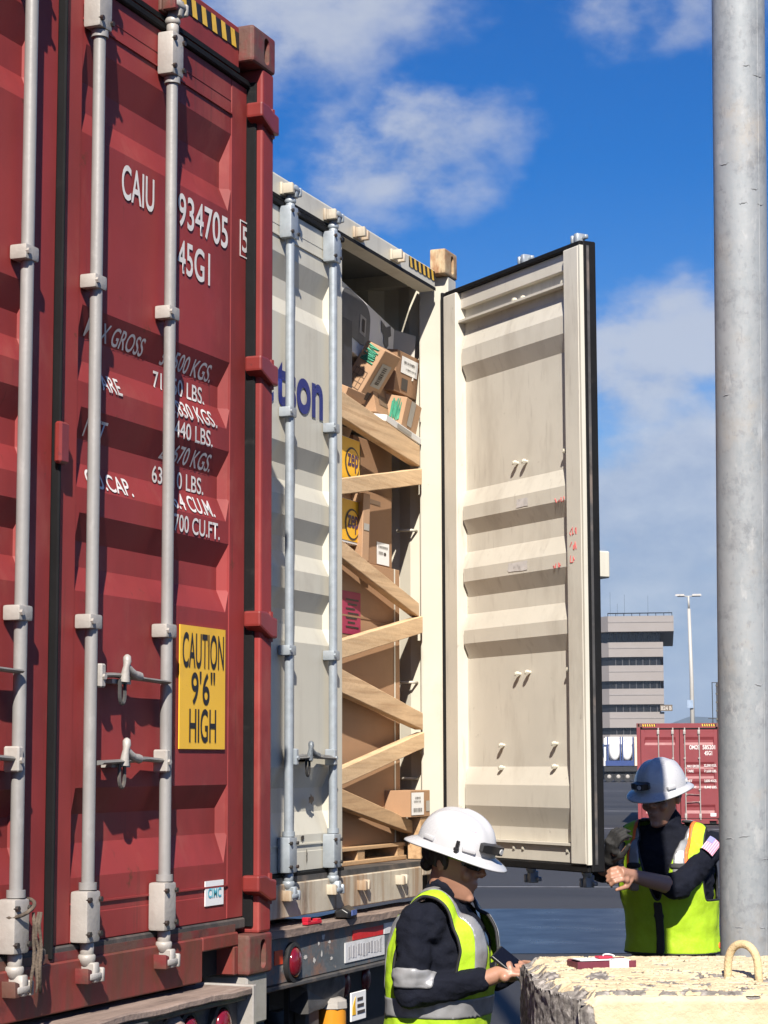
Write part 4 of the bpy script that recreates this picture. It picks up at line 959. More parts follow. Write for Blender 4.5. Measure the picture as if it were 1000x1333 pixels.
# ------------------------------------------------------------------ people
def ellipse_ring(z, cx, cy, rx, ry, n=36, p=2.4):
    out = []
    for k in range(n):
        a = 2 * math.pi * k / n; c, s = math.cos(a), math.sin(a)
        out.append((cx + rx * math.copysign(abs(c) ** (2 / p), c), cy + ry * math.copysign(abs(s) ** (2 / p), s), z))
    return out
def ball(bm, c, r, M=None, sub=2):
    g = bmesh.ops.create_icosphere(bm, subdivisions=sub, radius=1)
    r = r if isinstance(r, (tuple, list)) else (r,) * 3
    for v in g['verts']:
        v.co = Vector((v.co.x * r[0], v.co.y * r[1], v.co.z * r[2]))
        if M is not None: v.co = M @ v.co
        v.co += Vector(c)
def limb(bm, pts, rads, seg=16):
    """tapered limb with rounded joints"""
    P_ = []; Q = []
    for i in range(len(pts) - 1):
        a, b = Vector(pts[i]), Vector(pts[i + 1])
        for k in range(6):
            f = k / 6; P_.append(a.lerp(b, f)); Q.append(rads[i] + (rads[i + 1] - rads[i]) * f)
    P_.append(Vector(pts[-1])); Q.append(rads[-1])
    tube(bm, P_, Q, seg)
    for p, r in zip(pts, rads): ball(bm, p, r)
def head_into(bm, M, female=False):
    rows_ = [(-.118, .018, -.080, -.045), (-.108, .038, -.094, -.010), (-.085, .047, -.097, .015), (-.060, .055, -.096, .040), (-.035, .062, -.095, .062), (-.005, .070, -.092, .085), (.022, .072, -.084, .094),
             (.045, .074, -.092, .098), (.075, .071, -.084, .092), (.100, .057, -.060, .07), (.115, .030, -.02, .04)]
    rings = []
    for z, hw, f, b in rows_:
        ring = []
        for k in range(32):
            a = 2 * math.pi * k / 32; x = math.sin(a) * hw; c = math.cos(a); y = (-f if False else f) * c if c > 0 else -b * c * 1.0
            if c > 0: x = math.copysign(abs(math.sin(a)) ** .85, math.sin(a)) * hw
            ring.append(M @ Vector((x, y, z)))
        rings.append(ring)
    loft(bm, rings)
    tube(bm, [M @ Vector(p) for p in ((0, -.086, .035), (0, -.100, .012), (0, -.113, -.008), (0, -.104, -.020))], [.008, .009, .0125, .008], 10)       # nose
    for s in (-1, 1): ball(bm, M @ Vector((s * .010, -.101, -.014)), .008)
    tube(bm, [M @ Vector((x, -.099 + abs(x) * .35, -.046)) for x in (-.022, -.01, 0, .01, .022)], [.003, .006, .0055, .006, .003], 8)                     # lips
    tube(bm, [M @ Vector((x, -.098 + abs(x) * .35, -.057)) for x in (-.018, -.008, 0, .008, .018)], [.003, .006, .007, .006, .003], 8)
    ball(bm, M @ Vector((0, -.090, -.098)), (.020, .014, .015))
    tube(bm, [M @ Vector((x, -.092 + abs(x) * .45, .040 - abs(x) * .06)) for x in (-.045, -.025, 0, .025, .045)], [.006, .010, .009, .010, .006], 8)       # brow
    for s in (-1, 1):
        ball(bm, M @ Vector((s * .032, -.078, .020)), .0125)
        ball(bm, M @ Vector((s * .040, -.070, -.020)), (.022, .018, .022))
        e = M.to_3x3().to_4x4(); ball(bm, M @ Vector((s * .076, .012, -.002)), (.010, .019, .032), e)
def hand_into(bm, wrist, aim, nrm, curl=.6, spread=.10, thumb=1, size=1.0):
    """aim: direction of the fingers, nrm: back of the hand; thumb +-1 gives its side; finger curl in radians per joint"""
    aim = Vector(aim).normalized(); nrm = (Vector(nrm) - aim * Vector(nrm).dot(aim)).normalized(); side = aim.cross(nrm) * thumb
    w = Vector(wrist)
    tube(bm, [w, w + aim * .03 * size, w + aim * .065 * size, w + aim * .088 * size], [.026 * size] * 4, 12)
    for k in range(4): ball(bm, w + aim * .055 * size + side * (.028 - k * .0186) * size, (.017 * size,) * 3)
    for k, (ln, off) in enumerate(((.075, .030), (.082, .011), (.077, -.008), (.062, -.026))):
        base = w + aim * (.084 - .004 * abs(k - 1)) * size + side * off * size; dvec = (aim + side * (off * 3.2 * spread / .1)).normalized(); pts = [base - dvec * .02, base]; ang = 0
        for j, part in enumerate((.45, .30, .25)):
            ang += curl * (1.0 if j else .7); dd = dvec * math.cos(ang) - nrm * math.sin(ang); pts.append(pts[-1] + dd * ln * part * size)
        tube(bm, pts, [.0095 * size, .0095 * size, .0088 * size, .0080 * size, .0066 * size], 10); ball(bm, pts[-1], .0068 * size); 
        for q in pts[1:4]: ball(bm, q, .0090 * size)
    b = w + aim * .022 * size + side * .026 * size; d1 = (aim * .62 + side * .62 - nrm * .35).normalized(); d2 = (aim * .92 + side * .12 - nrm * .45).normalized()
    pts = [b - d1 * .012, b, b + d1 * .036 * size, b + d1 * .036 * size + d2 * .030 * size, b + d1 * .036 * size + d2 * .054 * size]
    tube(bm, pts, [.013 * size, .0125 * size, .0108 * size, .0095 * size, .0075 * size], 10); ball(bm, pts[-1], .0077 * size)
def torso_into(bm, S, grow, z_lo, z_hi, lean=0.0, belly=0.0, neck=True, shoulders=True, arm_cap=.0):
    prof = [(.84, .135, .105, 0), (.90, .165, .118, 0), (.97, .168, .118, .0), (1.05, .152, .110, -.004), (1.14, .154, .114, -.008), (1.24, .170, .124, -.012), (1.33, .178, .124, -.010), (1.40, .160, .108, -.002), (1.445, .118, .085, .004), (1.475, .075, .066, .006)]
    rings = []
    for z, rx, ry, cy in prof:
        if z_lo <= z <= z_hi:
            rings.append(ellipse_ring(z * S, 0, (cy - lean * max(0, z - 1.0)) * S - (belly if z < 1.2 else 0) * 0, rx * S + grow, ry * S + grow + belly))
    loft(bm, rings)
    if shoulders:
        for s in (-1, 1):
            limb(bm, [(s * .05 * S, (.006 - lean * .45) * S, 1.452 * S), (s * .118 * S, (.004 - lean * .43) * S, 1.437 * S), (s * .172 * S, (.0 - lean * .42) * S, 1.412 * S)], [.046 * S + grow, .050 * S + grow, .050 * S + grow])
def keep_faces(bm, pred):
    bmesh.ops.delete(bm, geom=[f for f in bm.faces if not pred(f.calc_center_median())], context='FACES')
    bmesh.ops.delete(bm, geom=[v for v in bm.verts if not v.link_faces], context='VERTS')
def smooth_rim(bm, it=6):
    for _ in range(it):
        new = {}
        for v in bm.verts:
            es = [e for e in v.link_edges if e.is_boundary]
            if len(es) == 2:
                new[v] = v.co * .5 + (es[0].other_vert(v).co + es[1].other_vert(v).co) * .25
        for v, c in new.items(): v.co = c
def wrinkle(bm, amp, sc, stretch=(1, 1, 1), seed=0):
    bm.normal_update()
    for v in bm.verts:
        c = v.co; q = Vector((c.x * stretch[0], c.y * stretch[1], c.z * stretch[2])) * sc + Vector((seed, seed * 2, 0))
        v.co = c + v.normal * amp * (noise.noise(q) + .5 * noise.noise(q * 2.1))
def subset(bm, pred, off):
    """copy of the faces that fulfil pred, pushed out along the normals"""
    b = bm.copy(); keep_faces(b, pred); smooth_rim(b, 5); b.normal_update()
    for v in b.verts: v.co += v.normal * off
    return b
M_skin = mat('skin', (.36, .185, .12), .45, var=.06, vs=14, bump=.05, bs=220); M_skin2 = mat('tanned skin', (.34, .175, .115), .45, var=.06, vs=14, bump=.05, bs=220)
M_navy = mat('navy uniform cloth', (.0050, .0062, .0125), .9, var=.2, vs=10, bump=.8, bs=24, spec=.2); M_trouser = mat('dark trousers', (.012, .013, .02), .85, var=.2)
M_lime = mat('lime vest fabric', (.36, .56, .012), .75, var=.12, vs=8, bump=.55, bs=10, layers=[((.24, .37, .012), (5, 5, 2.5), .56, .76, .45), ((.45, .62, .05), 120, .5, .6, .3)]); M_silver = mat('silver reflective tape', (.26, .26, .265), .38, .2, var=.08, vs=30, bump=.1, bs=30)
M_orv = mat('orange vest tape', (.90, .16, .03), .6, var=.08, vs=20); M_trim = mat('black vest binding', (.012, .012, .013), .7)
M_helmet = mat('white helmet plastic', (.45, .45, .46), .28, var=.02, vs=6, spec=.5, layers=[((.60, .59, .57), 14, .64, .76, .35)])
M_lens = mat('dark sunglass lens', (.006, .006, .008), .08, var=.1); M_hair = mat('dark brown hair', (.016, .011, .009), .6, var=.3, vs=20, stretch=(60, 60, 6), bump=.6, bs=80)
M_boot = mat('black boot leather', (.015, .014, .013), .5)

def helmet(root, M, lamp_side=0.0, clip=True, mark=True):
    """M maps head coordinates to the person's; dome sits on the crown"""
    bm = bmesh.new(); nu, nv = 64, 22; rings = []
    def dome(a, t):   # a round, t 0 rim .. 1 crown
        ct = math.cos(t * math.pi / 2) ** .82; st = math.sin(t * math.pi / 2)
        x = .116 * ct * math.sin(a); y = -.140 * ct * math.cos(a); z = .118 * st
        ridge = .0065 * math.exp(-(x / .020) ** 2) * min(1, t * 2.2) * max(0, min(1, .5 + .5 * math.cos(a) + .5)) ; ridge += .004 * math.exp(-((abs(x) - .055) / .012) ** 2) * max(0, math.sin(t * math.pi)) 
        return Vector((x, y, z + ridge * .6)) + Vector((x, y, z)).normalized() * ridge * .6
    for j in range(nv + 1):
        t = j / nv * .985
        rings.append([M @ (dome(2 * math.pi * k / nu, t) + Vector((0, .004, .042))) for k in range(nu)])
    loft(bm, rings, False); bm.faces.new(bm.verts[-nu:]); bmesh.ops.recalc_face_normals(bm, faces=bm.faces)
    h = finish('helmet', bm, M_helmet, root, angle=50)
    bm = bmesh.new(); rings = []
    for (gx, z) in ((-.004, .003), (.0, .001), (.5, -.004), (.9, -.010), (1.0, -.013), (1.0, -.017), (.9, -.014), (.5, -.008), (-.02, -.004)):
        ring = []
        for k in range(nu):
            a = 2 * math.pi * k / nu; c = math.cos(a); ext = .026 + (.026 * max(0, c) ** 2 + .018 * max(0, -c) ** 2)
            ring.append(M @ Vector(((.1165 + ext * gx) * math.sin(a), -(.1405 + ext * gx) * c + .004, .042 + z - .012 * max(0, c) ** 2 * max(0, gx) - .010 * max(0, -c) ** 2 * max(0, gx))))
        rings.append(ring)
    loft(bm, rings, False); bmesh.ops.recalc_face_normals(bm, faces=bm.faces); finish('brim', bm, M_helmet, h, smooth=True)
    for s in (-1, 1):
        for yy in (-.075, .07):
            xx = .110 * math.sqrt(max(0, 1 - (yy / .142) ** 2)); bm = bmesh.new(); bx(bm, -.012, .012, -.024, .024, .05, .064); bev(bm, .005, 2)
            bm.transform(T((s * xx, yy, 0)) @ Matrix.Rotation(-s * math.copysign(.42, -yy), 4, 'Z')); bm.transform(M); finish('slot_cover', bm, M_helmet, h, angle=50)
    a0 = lamp_side; bm = bmesh.new()
    for k in range(9):
        pass
    rings = []
    for k in range(9):
        a = a0 + (k / 8 - .5) * .78; o_ = Vector((math.sin(a), -math.cos(a), 0)); p = Vector((.1175 * math.sin(a), -.1415 * math.cos(a) + .004, .075)); th = .020 + (.012 if 4 <= k <= 6 else 0); hh = .016 if 0 < k < 8 else .012
        rings.append([M @ (p + o_ * -.006 + Vector((0, 0, -hh))), M @ (p + o_ * th + Vector((0, 0, -hh * .8))), M @ (p + o_ * th + Vector((0, 0, hh * .8))), M @ (p + o_ * -.006 + Vector((0, 0, hh)))])
    loft(bm, rings); bmesh.ops.recalc_face_normals(bm, faces=bm.faces); finish('headlamp', bm, M_plastic, h, angle=40)
    a = a0 + .10; o_ = Vector((math.sin(a), -math.cos(a), 0)); p = Vector((.1175 * math.sin(a), -.1415 * math.cos(a) + .004, .075)) + o_ * .033
    bm = bmesh.new(); tube(bm, [M @ (p - o_ * .004), M @ (p + o_ * .002)], .009, 12); finish('lamp_lens', bm, mat('lamp lens glass', (.5, .5, .5), .05), h)
    if clip:
        bm = bmesh.new(); bx(bm, -.119 - .004, -.119 + .006, -.045, -.033, .035, .078); bx(bm, -.119 - .007, -.119 + .006, -.048, -.030, .046, .056); bev(bm, .002); bm.transform(M); finish('helmet_clip', bm, M_plastic, h)
    if mark:
        bm = bmesh.new(); vv = []
        for (a, t) in ((-1.05, .42), (-.80, .40), (-.78, .45), (-1.03, .48)):
            q = dome(a, t) + Vector((0, .004, .042)); vv.append(bm.verts.new(M @ (q + q.normalized() * .0015)))
        bm.faces.new(vv); finish('pink_mark', bm, mat('pink crayon', (.75, .42, .48), .6), h)
    return h
def sunglasses(root, M):
    bm = bmesh.new()
    for s in (-1, 1):
        rings = []
        for k in range(9):
            f = k / 8; x = s * (.005 + .062 * f); y = -.104 + .050 * f ** 2.2; hh = .017 - .004 * f; zc = .018
            rings.append([M @ Vector((x, y, zc + hh)), M @ Vector((x, y - .003, zc)), M @ Vector((x, y, zc - hh * (1.15 if .2 < f < .8 else .8))), M @ Vector((x, y + .004, zc))])
        loft(bm, rings)
        tube(bm, [M @ Vector(p) for p in ((s * .066, -.055, .022), (s * .074, -.02, .022), (s * .076, .012, .018))], .003, 6)
    tube(bm, [M @ Vector((x, -.105, .026)) for x in (-.01, 0, .01)], .003, 6)
    bmesh.ops.recalc_face_normals(bm, faces=bm.faces); finish('sunglasses', bm, M_lens, root, angle=50)

def legs_into(bm, S, grow, z_to=.09):
    for s in (-1, 1):
        limb(bm, [(s * .088 * S, 0, .90 * S), (s * .095 * S, -.012, .49 * S), (s * .10 * S, .02, z_to)], [.082 * S + grow, .055 * S + grow, .040 * S + grow])
def boots(root, S):
    bm = bmesh.new()
    for s in (-1, 1):
        limb(bm, [(s * .10 * S, .02, .16), (s * .10 * S, .025, .06)], [.052, .048]); tube(bm, [(s * .10 * S, .07, .035), (s * .10 * S, 0, .042), (s * .105 * S, -.08, .036), (s * .11 * S, -.16, .028)], [(.040, .034), (.044, .041), (.048, .035), (.040, .026)], 14)
    b = remesh(bm, .009, 2)
    for v in b.verts: v.co.z = max(.001, v.co.z)
    finish('boots', b, M_boot, root, smooth=True)

def person(name, loc, rz, label, S, head_c, pitch, yaw, armR, armL, handR, handL, skin, sleeve_stop, vest_fn, extra):
    root = empty(name, loc, rz, label, 'person', 'dock workers in white helmets')
    M = T(Vector(head_c)) @ Matrix.Rotation(yaw, 4, 'Z') @ Matrix.Rotation(pitch, 4, 'X') @ Matrix.Diagonal((.94, .94, .94, 1))
    bm = bmesh.new()
    torso_into(bm, S, 0, 0, 2, extra.get('lean', 0)); legs_into(bm, S, 0); head_into(bm, M)
    nb = Vector((0, (.010 - extra.get('lean', 0) * .45) * S, 1.44 * S)); limb(bm, [nb, M @ Vector((0, .022, -.05))], [.056 * S, .047 * S])
    for arm, hnd in ((armR, handR), (armL, handL)):
        limb(bm, arm, [.050 * S, .040 * S, .027 * S]); hand_into(bm, arm[2], *hnd)
    for s in (-1, 1): tube(bm, [(s * .10 * S, .06, .04), (s * .10 * S, -.13, .03)], .03, 8)
    finish('body', remesh(bm, .0045, 2), skin, root, smooth=True)
    boots(root, S)
    bm = bmesh.new(); torso_into(bm, S, .008, .80, 1.06, extra.get('lean', 0), shoulders=False); legs_into(bm, S, .016, .12); b = remesh(bm, .010, 2); wrinkle(b, .006, 14, (1, 1, .6)); finish('trousers', b, M_trouser, root, smooth=True)
    # shirt
    bm = bmesh.new(); torso_into(bm, S, .014, .93, 2, extra.get('lean', 0)); 
    for arm in (armR, armL):
        a, e, w = [Vector(v) for v in arm]; w2 = e.lerp(w, sleeve_stop)
        limb(bm, [a, e, w2], [.064 * S, .055 * S, (.055 + (.042 - .055) * sleeve_stop) * S])
    col_b = Vector(nb); limb(bm, [col_b - Vector((0, 0, .02)), col_b.lerp(M @ Vector((0, .018, -.05)), .62)], [.074 * S, .067 * S])
    limb(bm, [nb + Vector((0, -.030, -.09)), nb + Vector((0, -.022, -.02)), nb + Vector((0, -.02, .012))], [.085 * S, .078 * S, .066 * S])
    b = remesh(bm, .0065, 2); wrinkle(b, .010, 11, (1, 1, 1.3), 2); wrinkle(b, .005, 26, (1, 1, 1.6), 7)
    if extra.get('band'):
        a, e, _ = [Vector(v) for v in armR]; dv = e - a; L2 = dv.length_squared
        pb = lambda c: extra['band'][0] < (c - a).dot(dv) / L2 < extra['band'][1] and ((c - a) - dv * ((c - a).dot(dv) / L2)).length < .075 and c.y < .062 + a.y
        solid(finish('sleeve_tape', subset(b, pb, .003), M_silver, root, smooth=True), .0015)
    hm = M.inverted()
    finish('shirt', b, M_navy, root, smooth=True)
    vest_fn(root, S, extra.get('lean', 0))
    helmet(root, M @ T((0, 0, extra.get('hat', .006))) @ Matrix.Diagonal((.98, .97, 1.06, 1)), extra.get('lamp', 0), extra.get('clip', True), extra.get('mark', True)); sunglasses(root, M)
    # hair low at the back of the head
    bm = bmesh.new()
    for k in range(9):
        a = math.pi * (.5 + k / 8); ball(bm, M @ Vector((.066 * math.cos(a + math.pi / 2) * 1.05, .010 + .082 * max(0, abs(math.sin(a + math.pi / 2))), .012)), (.018, .018, .040 if extra.get('long') else .028))
    for k in range(7):
        a = math.pi * k / 6; ball(bm, M @ Vector((.066 * math.cos(a), .018 + .080 * math.sin(a), .010)), (.018, .020, .036))
    if extra.get('long'): ball(bm, M @ Vector((.0, .088, -.034)), (.030, .022, .026))
    finish('hair', remesh(bm, .005, 2), M_hair, root, smooth=True)
    return root

def vest_shell(S, lean, grow, hem, belly, voxel=.007):
    bm = bmesh.new(); torso_into(bm, S, grow, .80, 1.47, lean, belly); b = remesh(bm, voxel, 3); wrinkle(b, .010, 8, (1, 1, .5), 5); wrinkle(b, .004, 20, (1, 1, .7), 9)
    ys = -lean * .35 * S
    def pred(c):
        if c.z < hem: return False
        # armholes
        if abs(c.x) > .115 * S:
            dz = (c.z - 1.36 * S) / (.155 * S); dy = (c.y - ys) / (.088 * S)
            if dz * dz + dy * dy < 1 or abs(c.x) > .178 * S and c.z > 1.2 * S: return False
        # neck and front opening
        if c.z > 1.44 * S and abs(c.x) < .066 * S: return False
        if c.y < ys - .02 and c.z > 1.20 * S and abs(c.x) < .010 + .34 * (c.z - 1.20 * S): return False
        return True
    keep_faces(b, pred); smooth_rim(b, 10); b.normal_update()
    return b
def vest_rim(b, parent, r=.0055):
    """bias binding along every open edge"""
    seen = set(); edges = [e for e in b.edges if e.is_boundary]; by_v = {}
    for e in edges:
        for v in e.verts: by_v.setdefault(v, []).append(e)
    for e0 in edges:
        if e0 in seen: continue
        loop = [e0.verts[0], e0.verts[1]]; seen.add(e0)
        while True:
            nx = [e for e in by_v[loop[-1]] if e not in seen]
            if not nx: break
            seen.add(nx[0]); loop.append(nx[0].other_vert(loop[-1]))
        if len(loop) > 40:
            bm = bmesh.new(); tube(bm, [v.co for v in loop[::2]], r, 6); finish('binding', bm, M_trim, parent, smooth=True)
def solid(o, t=.004):
    md = o.modifiers.new('s', 'SOLIDIFY'); md.thickness = t; md.offset = 1
    return o
# worker beside the block, profile, reading a phone
def vest1(root, S, lean):
    b = vest_shell(S, lean, .034, .86 * S, .022)
    zb0, zb1 = .995, 1.055
    v = solid(finish('vest', b.copy(), M_lime, root, smooth=True))
    w = lambda c: .070 * S < abs(c.x) < .132 * S
    for nm, pr in (('chest_tape', lambda c: w(c) and c.z > zb1 + .02 and c.x < 0), ('chest_tape', lambda c: w(c) and c.z > zb1 + .02 and c.x > 0), ('waist_tape', lambda c: zb0 < c.z < zb1)):
        solid(finish(nm, subset(b, pr, .0055), M_silver, v, smooth=True), .001)
    vest_rim(b, v); b.free()
    bm = bmesh.new(); bx(bm, -.012, .012, -.175 * S - .02, -.16 * S - .02, 1.245 * S, 1.275 * S); finish('badge_clip', bm, M_cardwhite, v)
p1 = person('person', (.436, -.348, 0), R(2), 'worker in profile in lime vest and white helmet looking down at a phone', .90, (-.005, -.072, 1.462), R(17), R(-2),
            [(-.168, -.004, 1.290), (-.205, .000, 1.068), (-.122, -.215, 1.118)], [(.168, -.004, 1.290), (.215, .0, 1.060), (.085, -.225, 1.112)],
            ((.22, -1, .40), (-.55, .15, .85), .62, .1, -1), ((-.35, -1, .30), (.75, .2, .6), .55, .1, 1), M_skin, .93, vest1, dict(lean=.10, lamp=-.30, long=True, band=(.66, .90)))
o = empty('mobile_phone', (.352, -.650, 1.150), R(10), 'black mobile phone in the hands of the worker in profile', 'phone')
bm = bmesh.new(); bx(bm, -.038, .038, -.078, .078, -.006, .006); bev(bm, .005, 3); bm.transform(Matrix.Rotation(R(38), 4, 'X') @ Matrix.Rotation(R(-25), 4, 'Y')); finish('phone_body', bm, M_plastic, o, angle=40)
bm = bmesh.new(); bx(bm, -.034, .034, -.073, .073, .0062, .0068); bm.transform(Matrix.Rotation(R(38), 4, 'X') @ Matrix.Rotation(R(-25), 4, 'Y')); finish('phone_screen', bm, M_lens, o)

# worker behind the open door
def vest2(root, S, lean):
    b = vest_shell(S, lean, .036, .985 * S, .022)
    v = solid(finish('vest', b.copy(), M_lime, root, smooth=True))
    st = lambda c, a0, a1: a0 * S < abs(c.x) < a1 * S and c.z > 1.245 * S
    for sgn in (-1, 1):
        sd = lambda c, s=sgn: c.x * s > 0
        solid(finish('shoulder_tape', subset(b, lambda c: st(c, .072, .116) and sd(c), .0055), M_silver, v, smooth=True), .001)
        solid(finish('orange_tape', subset(b, lambda c: st(c, .116, .128) and sd(c), .005), M_orv, v, smooth=True), .001)
        solid(finish('strap_patch', subset(b, lambda c: .062 * S < abs(c.x) < .125 * S and 1.335 * S < c.z < 1.355 * S and sd(c) and c.y < 0, .008), M_trim, v, smooth=True), .001)
    solid(finish('side_tape', subset(b, lambda c: 1.0 * S < c.z < 1.05 * S and abs(c.x) > .196 * S, .005), M_orv, v, smooth=True), .001)
    solid(finish('zip_band', subset(b, lambda c: abs(c.x) < .020 and c.y < 0 and c.z < 1.20 * S, .006), M_trim, v, smooth=True), .001)
    vest_rim(b, v); b.free()
P2 = Vector((2.948, -.475, 0))
p2 = person('person', P2, R(-92), 'worker in lime and orange vest gripping the edge of the open beige door', 1.0, (-.008, -.105, 1.622), R(13), R(-10),
            [(-.180, -.02, 1.425), (-.215, -.29, 1.330), (-.098, -.520, 1.385)], [(.180, -.02, 1.425), (.110, -.275, 1.262), (-.030, -.475, 1.318)],
            ((.25, -.55, .8), (-.55, -.8, .1), .75, .06, 1), ((-.30, -1, .16), (.75, -.35, .55), .95, .04, -1), M_skin2, .12, vest2, dict(lean=.12, lamp=-.22, clip=False, mark=False))
# shoulder patch with stripes, gloved hand
bm = bmesh.new(); rings = []
a, e = Vector((.180, -.02, 1.425)), Vector((.110, -.275, 1.262)); ax = (e - a).normalized(); out = (Vector((.6, -.5, .55)) - ax * Vector((.6, -.5, .55)).dot(ax)).normalized(); sidev = ax.cross(out)
def patch_pt(u, v, off=.0): ang = (v - .5) * .75; return a + ax * (.035 + u * .085) + (out * math.cos(ang) + sidev * math.sin(ang)) * (.077 + off)
def patch_mesh(u0, u1, v0, v1, off):
    bm = bmesh.new(); g = [[bm.verts.new(patch_pt(u0 + (u1 - u0) * i / 5, v0 + (v1 - v0) * j / 5, off)) for j in range(6)] for i in range(6)]
    for i in range(5):
        for j in range(5): bm.faces.new((g[i][j], g[i + 1][j], g[i + 1][j + 1], g[i][j + 1]))
    bmesh.ops.recalc_face_normals(bm, faces=bm.faces); return bm
fl = finish('flag_patch', patch_mesh(0, 1, 0, 1, 0), mat('pale pink cloth', (.72, .42, .52), .7), p2)
for k in range(6): finish('flag_stripe', patch_mesh(0, 1, .04 + k * .16, .11 + k * .16, .001), mat('faded red cloth', (.62, .18, .26), .7), fl)
finish('flag_canton', patch_mesh(0, .42, .55, 1, .002), mat('faded blue cloth', (.22, .22, .42), .7), fl)

# ------------------------------------------------------------------ the far side of the yard
G_FAR = G_BEI
M_farred = mat('far container red paint', (.20, .032, .036), .5, var=.1, vs=1.5)
P_far = dict(panel=M_farred, frame=M_farred, gasket=M_gasket, gasket_low=M_gasket, hinge=M_farred, rod=M_hw, hw=M_hw, cam=M_hw, cast=M_redrust, sill=M_farred, sill_top=M_farred, keeper=M_farred, wall=M_farred)
RF = R(-76)
far, far_dr, far_dl = container((53.74, 11.0, .03), RF, 'far red container standing on the ground behind the worker in the orange striped vest', P_far, G_FAR,
                                [(-1.055, .848, 1), (-.642, .628, -1)], [(-1.395, .632, -1), (-1.81, .848, 1)], 0, lod=0)
for (s, x, z, h, w) in (('OMOS', -.93, 2.14, .12, .28), ('585201', -.55, 2.14, .12, .36), ('45G1', -.5, 1.97, .12, .22), ('MAX GROSS', -1.0, 1.62, .07, .34), ('TARE', -1.0, 1.48, .07, .18), ('NET', -1.0, 1.2, .07, .14), ('CU.CAP.', -1.0, 1.02, .07, .26),
                        ('32,500 KGS.', -.52, 1.64, .07, .36), ('71,650 LBS.', -.52, 1.48, .07, .36), ('3,830 KGS.', -.52, 1.2, .07, .36), ('8,440 LBS.', -.52, 1.02, .07, .36)):
    bm = text_bm(s, h, w, .02); bm.transform(T((x, YD - .006, z))); bm.transform(S_R); finish('marking_text', bm, M_white, far_dr)
box('white_sticker', -.36, -.2, YD - .006, YD - .001, .22, .31, M_label, far_dr, 0, S_R)
hazard(far, -.56, -.170, 2.80, 2.868, .0475, 6); hazard(far, -Wc + .170, -Wc + .56, 2.80, 2.868, .0475, 6)

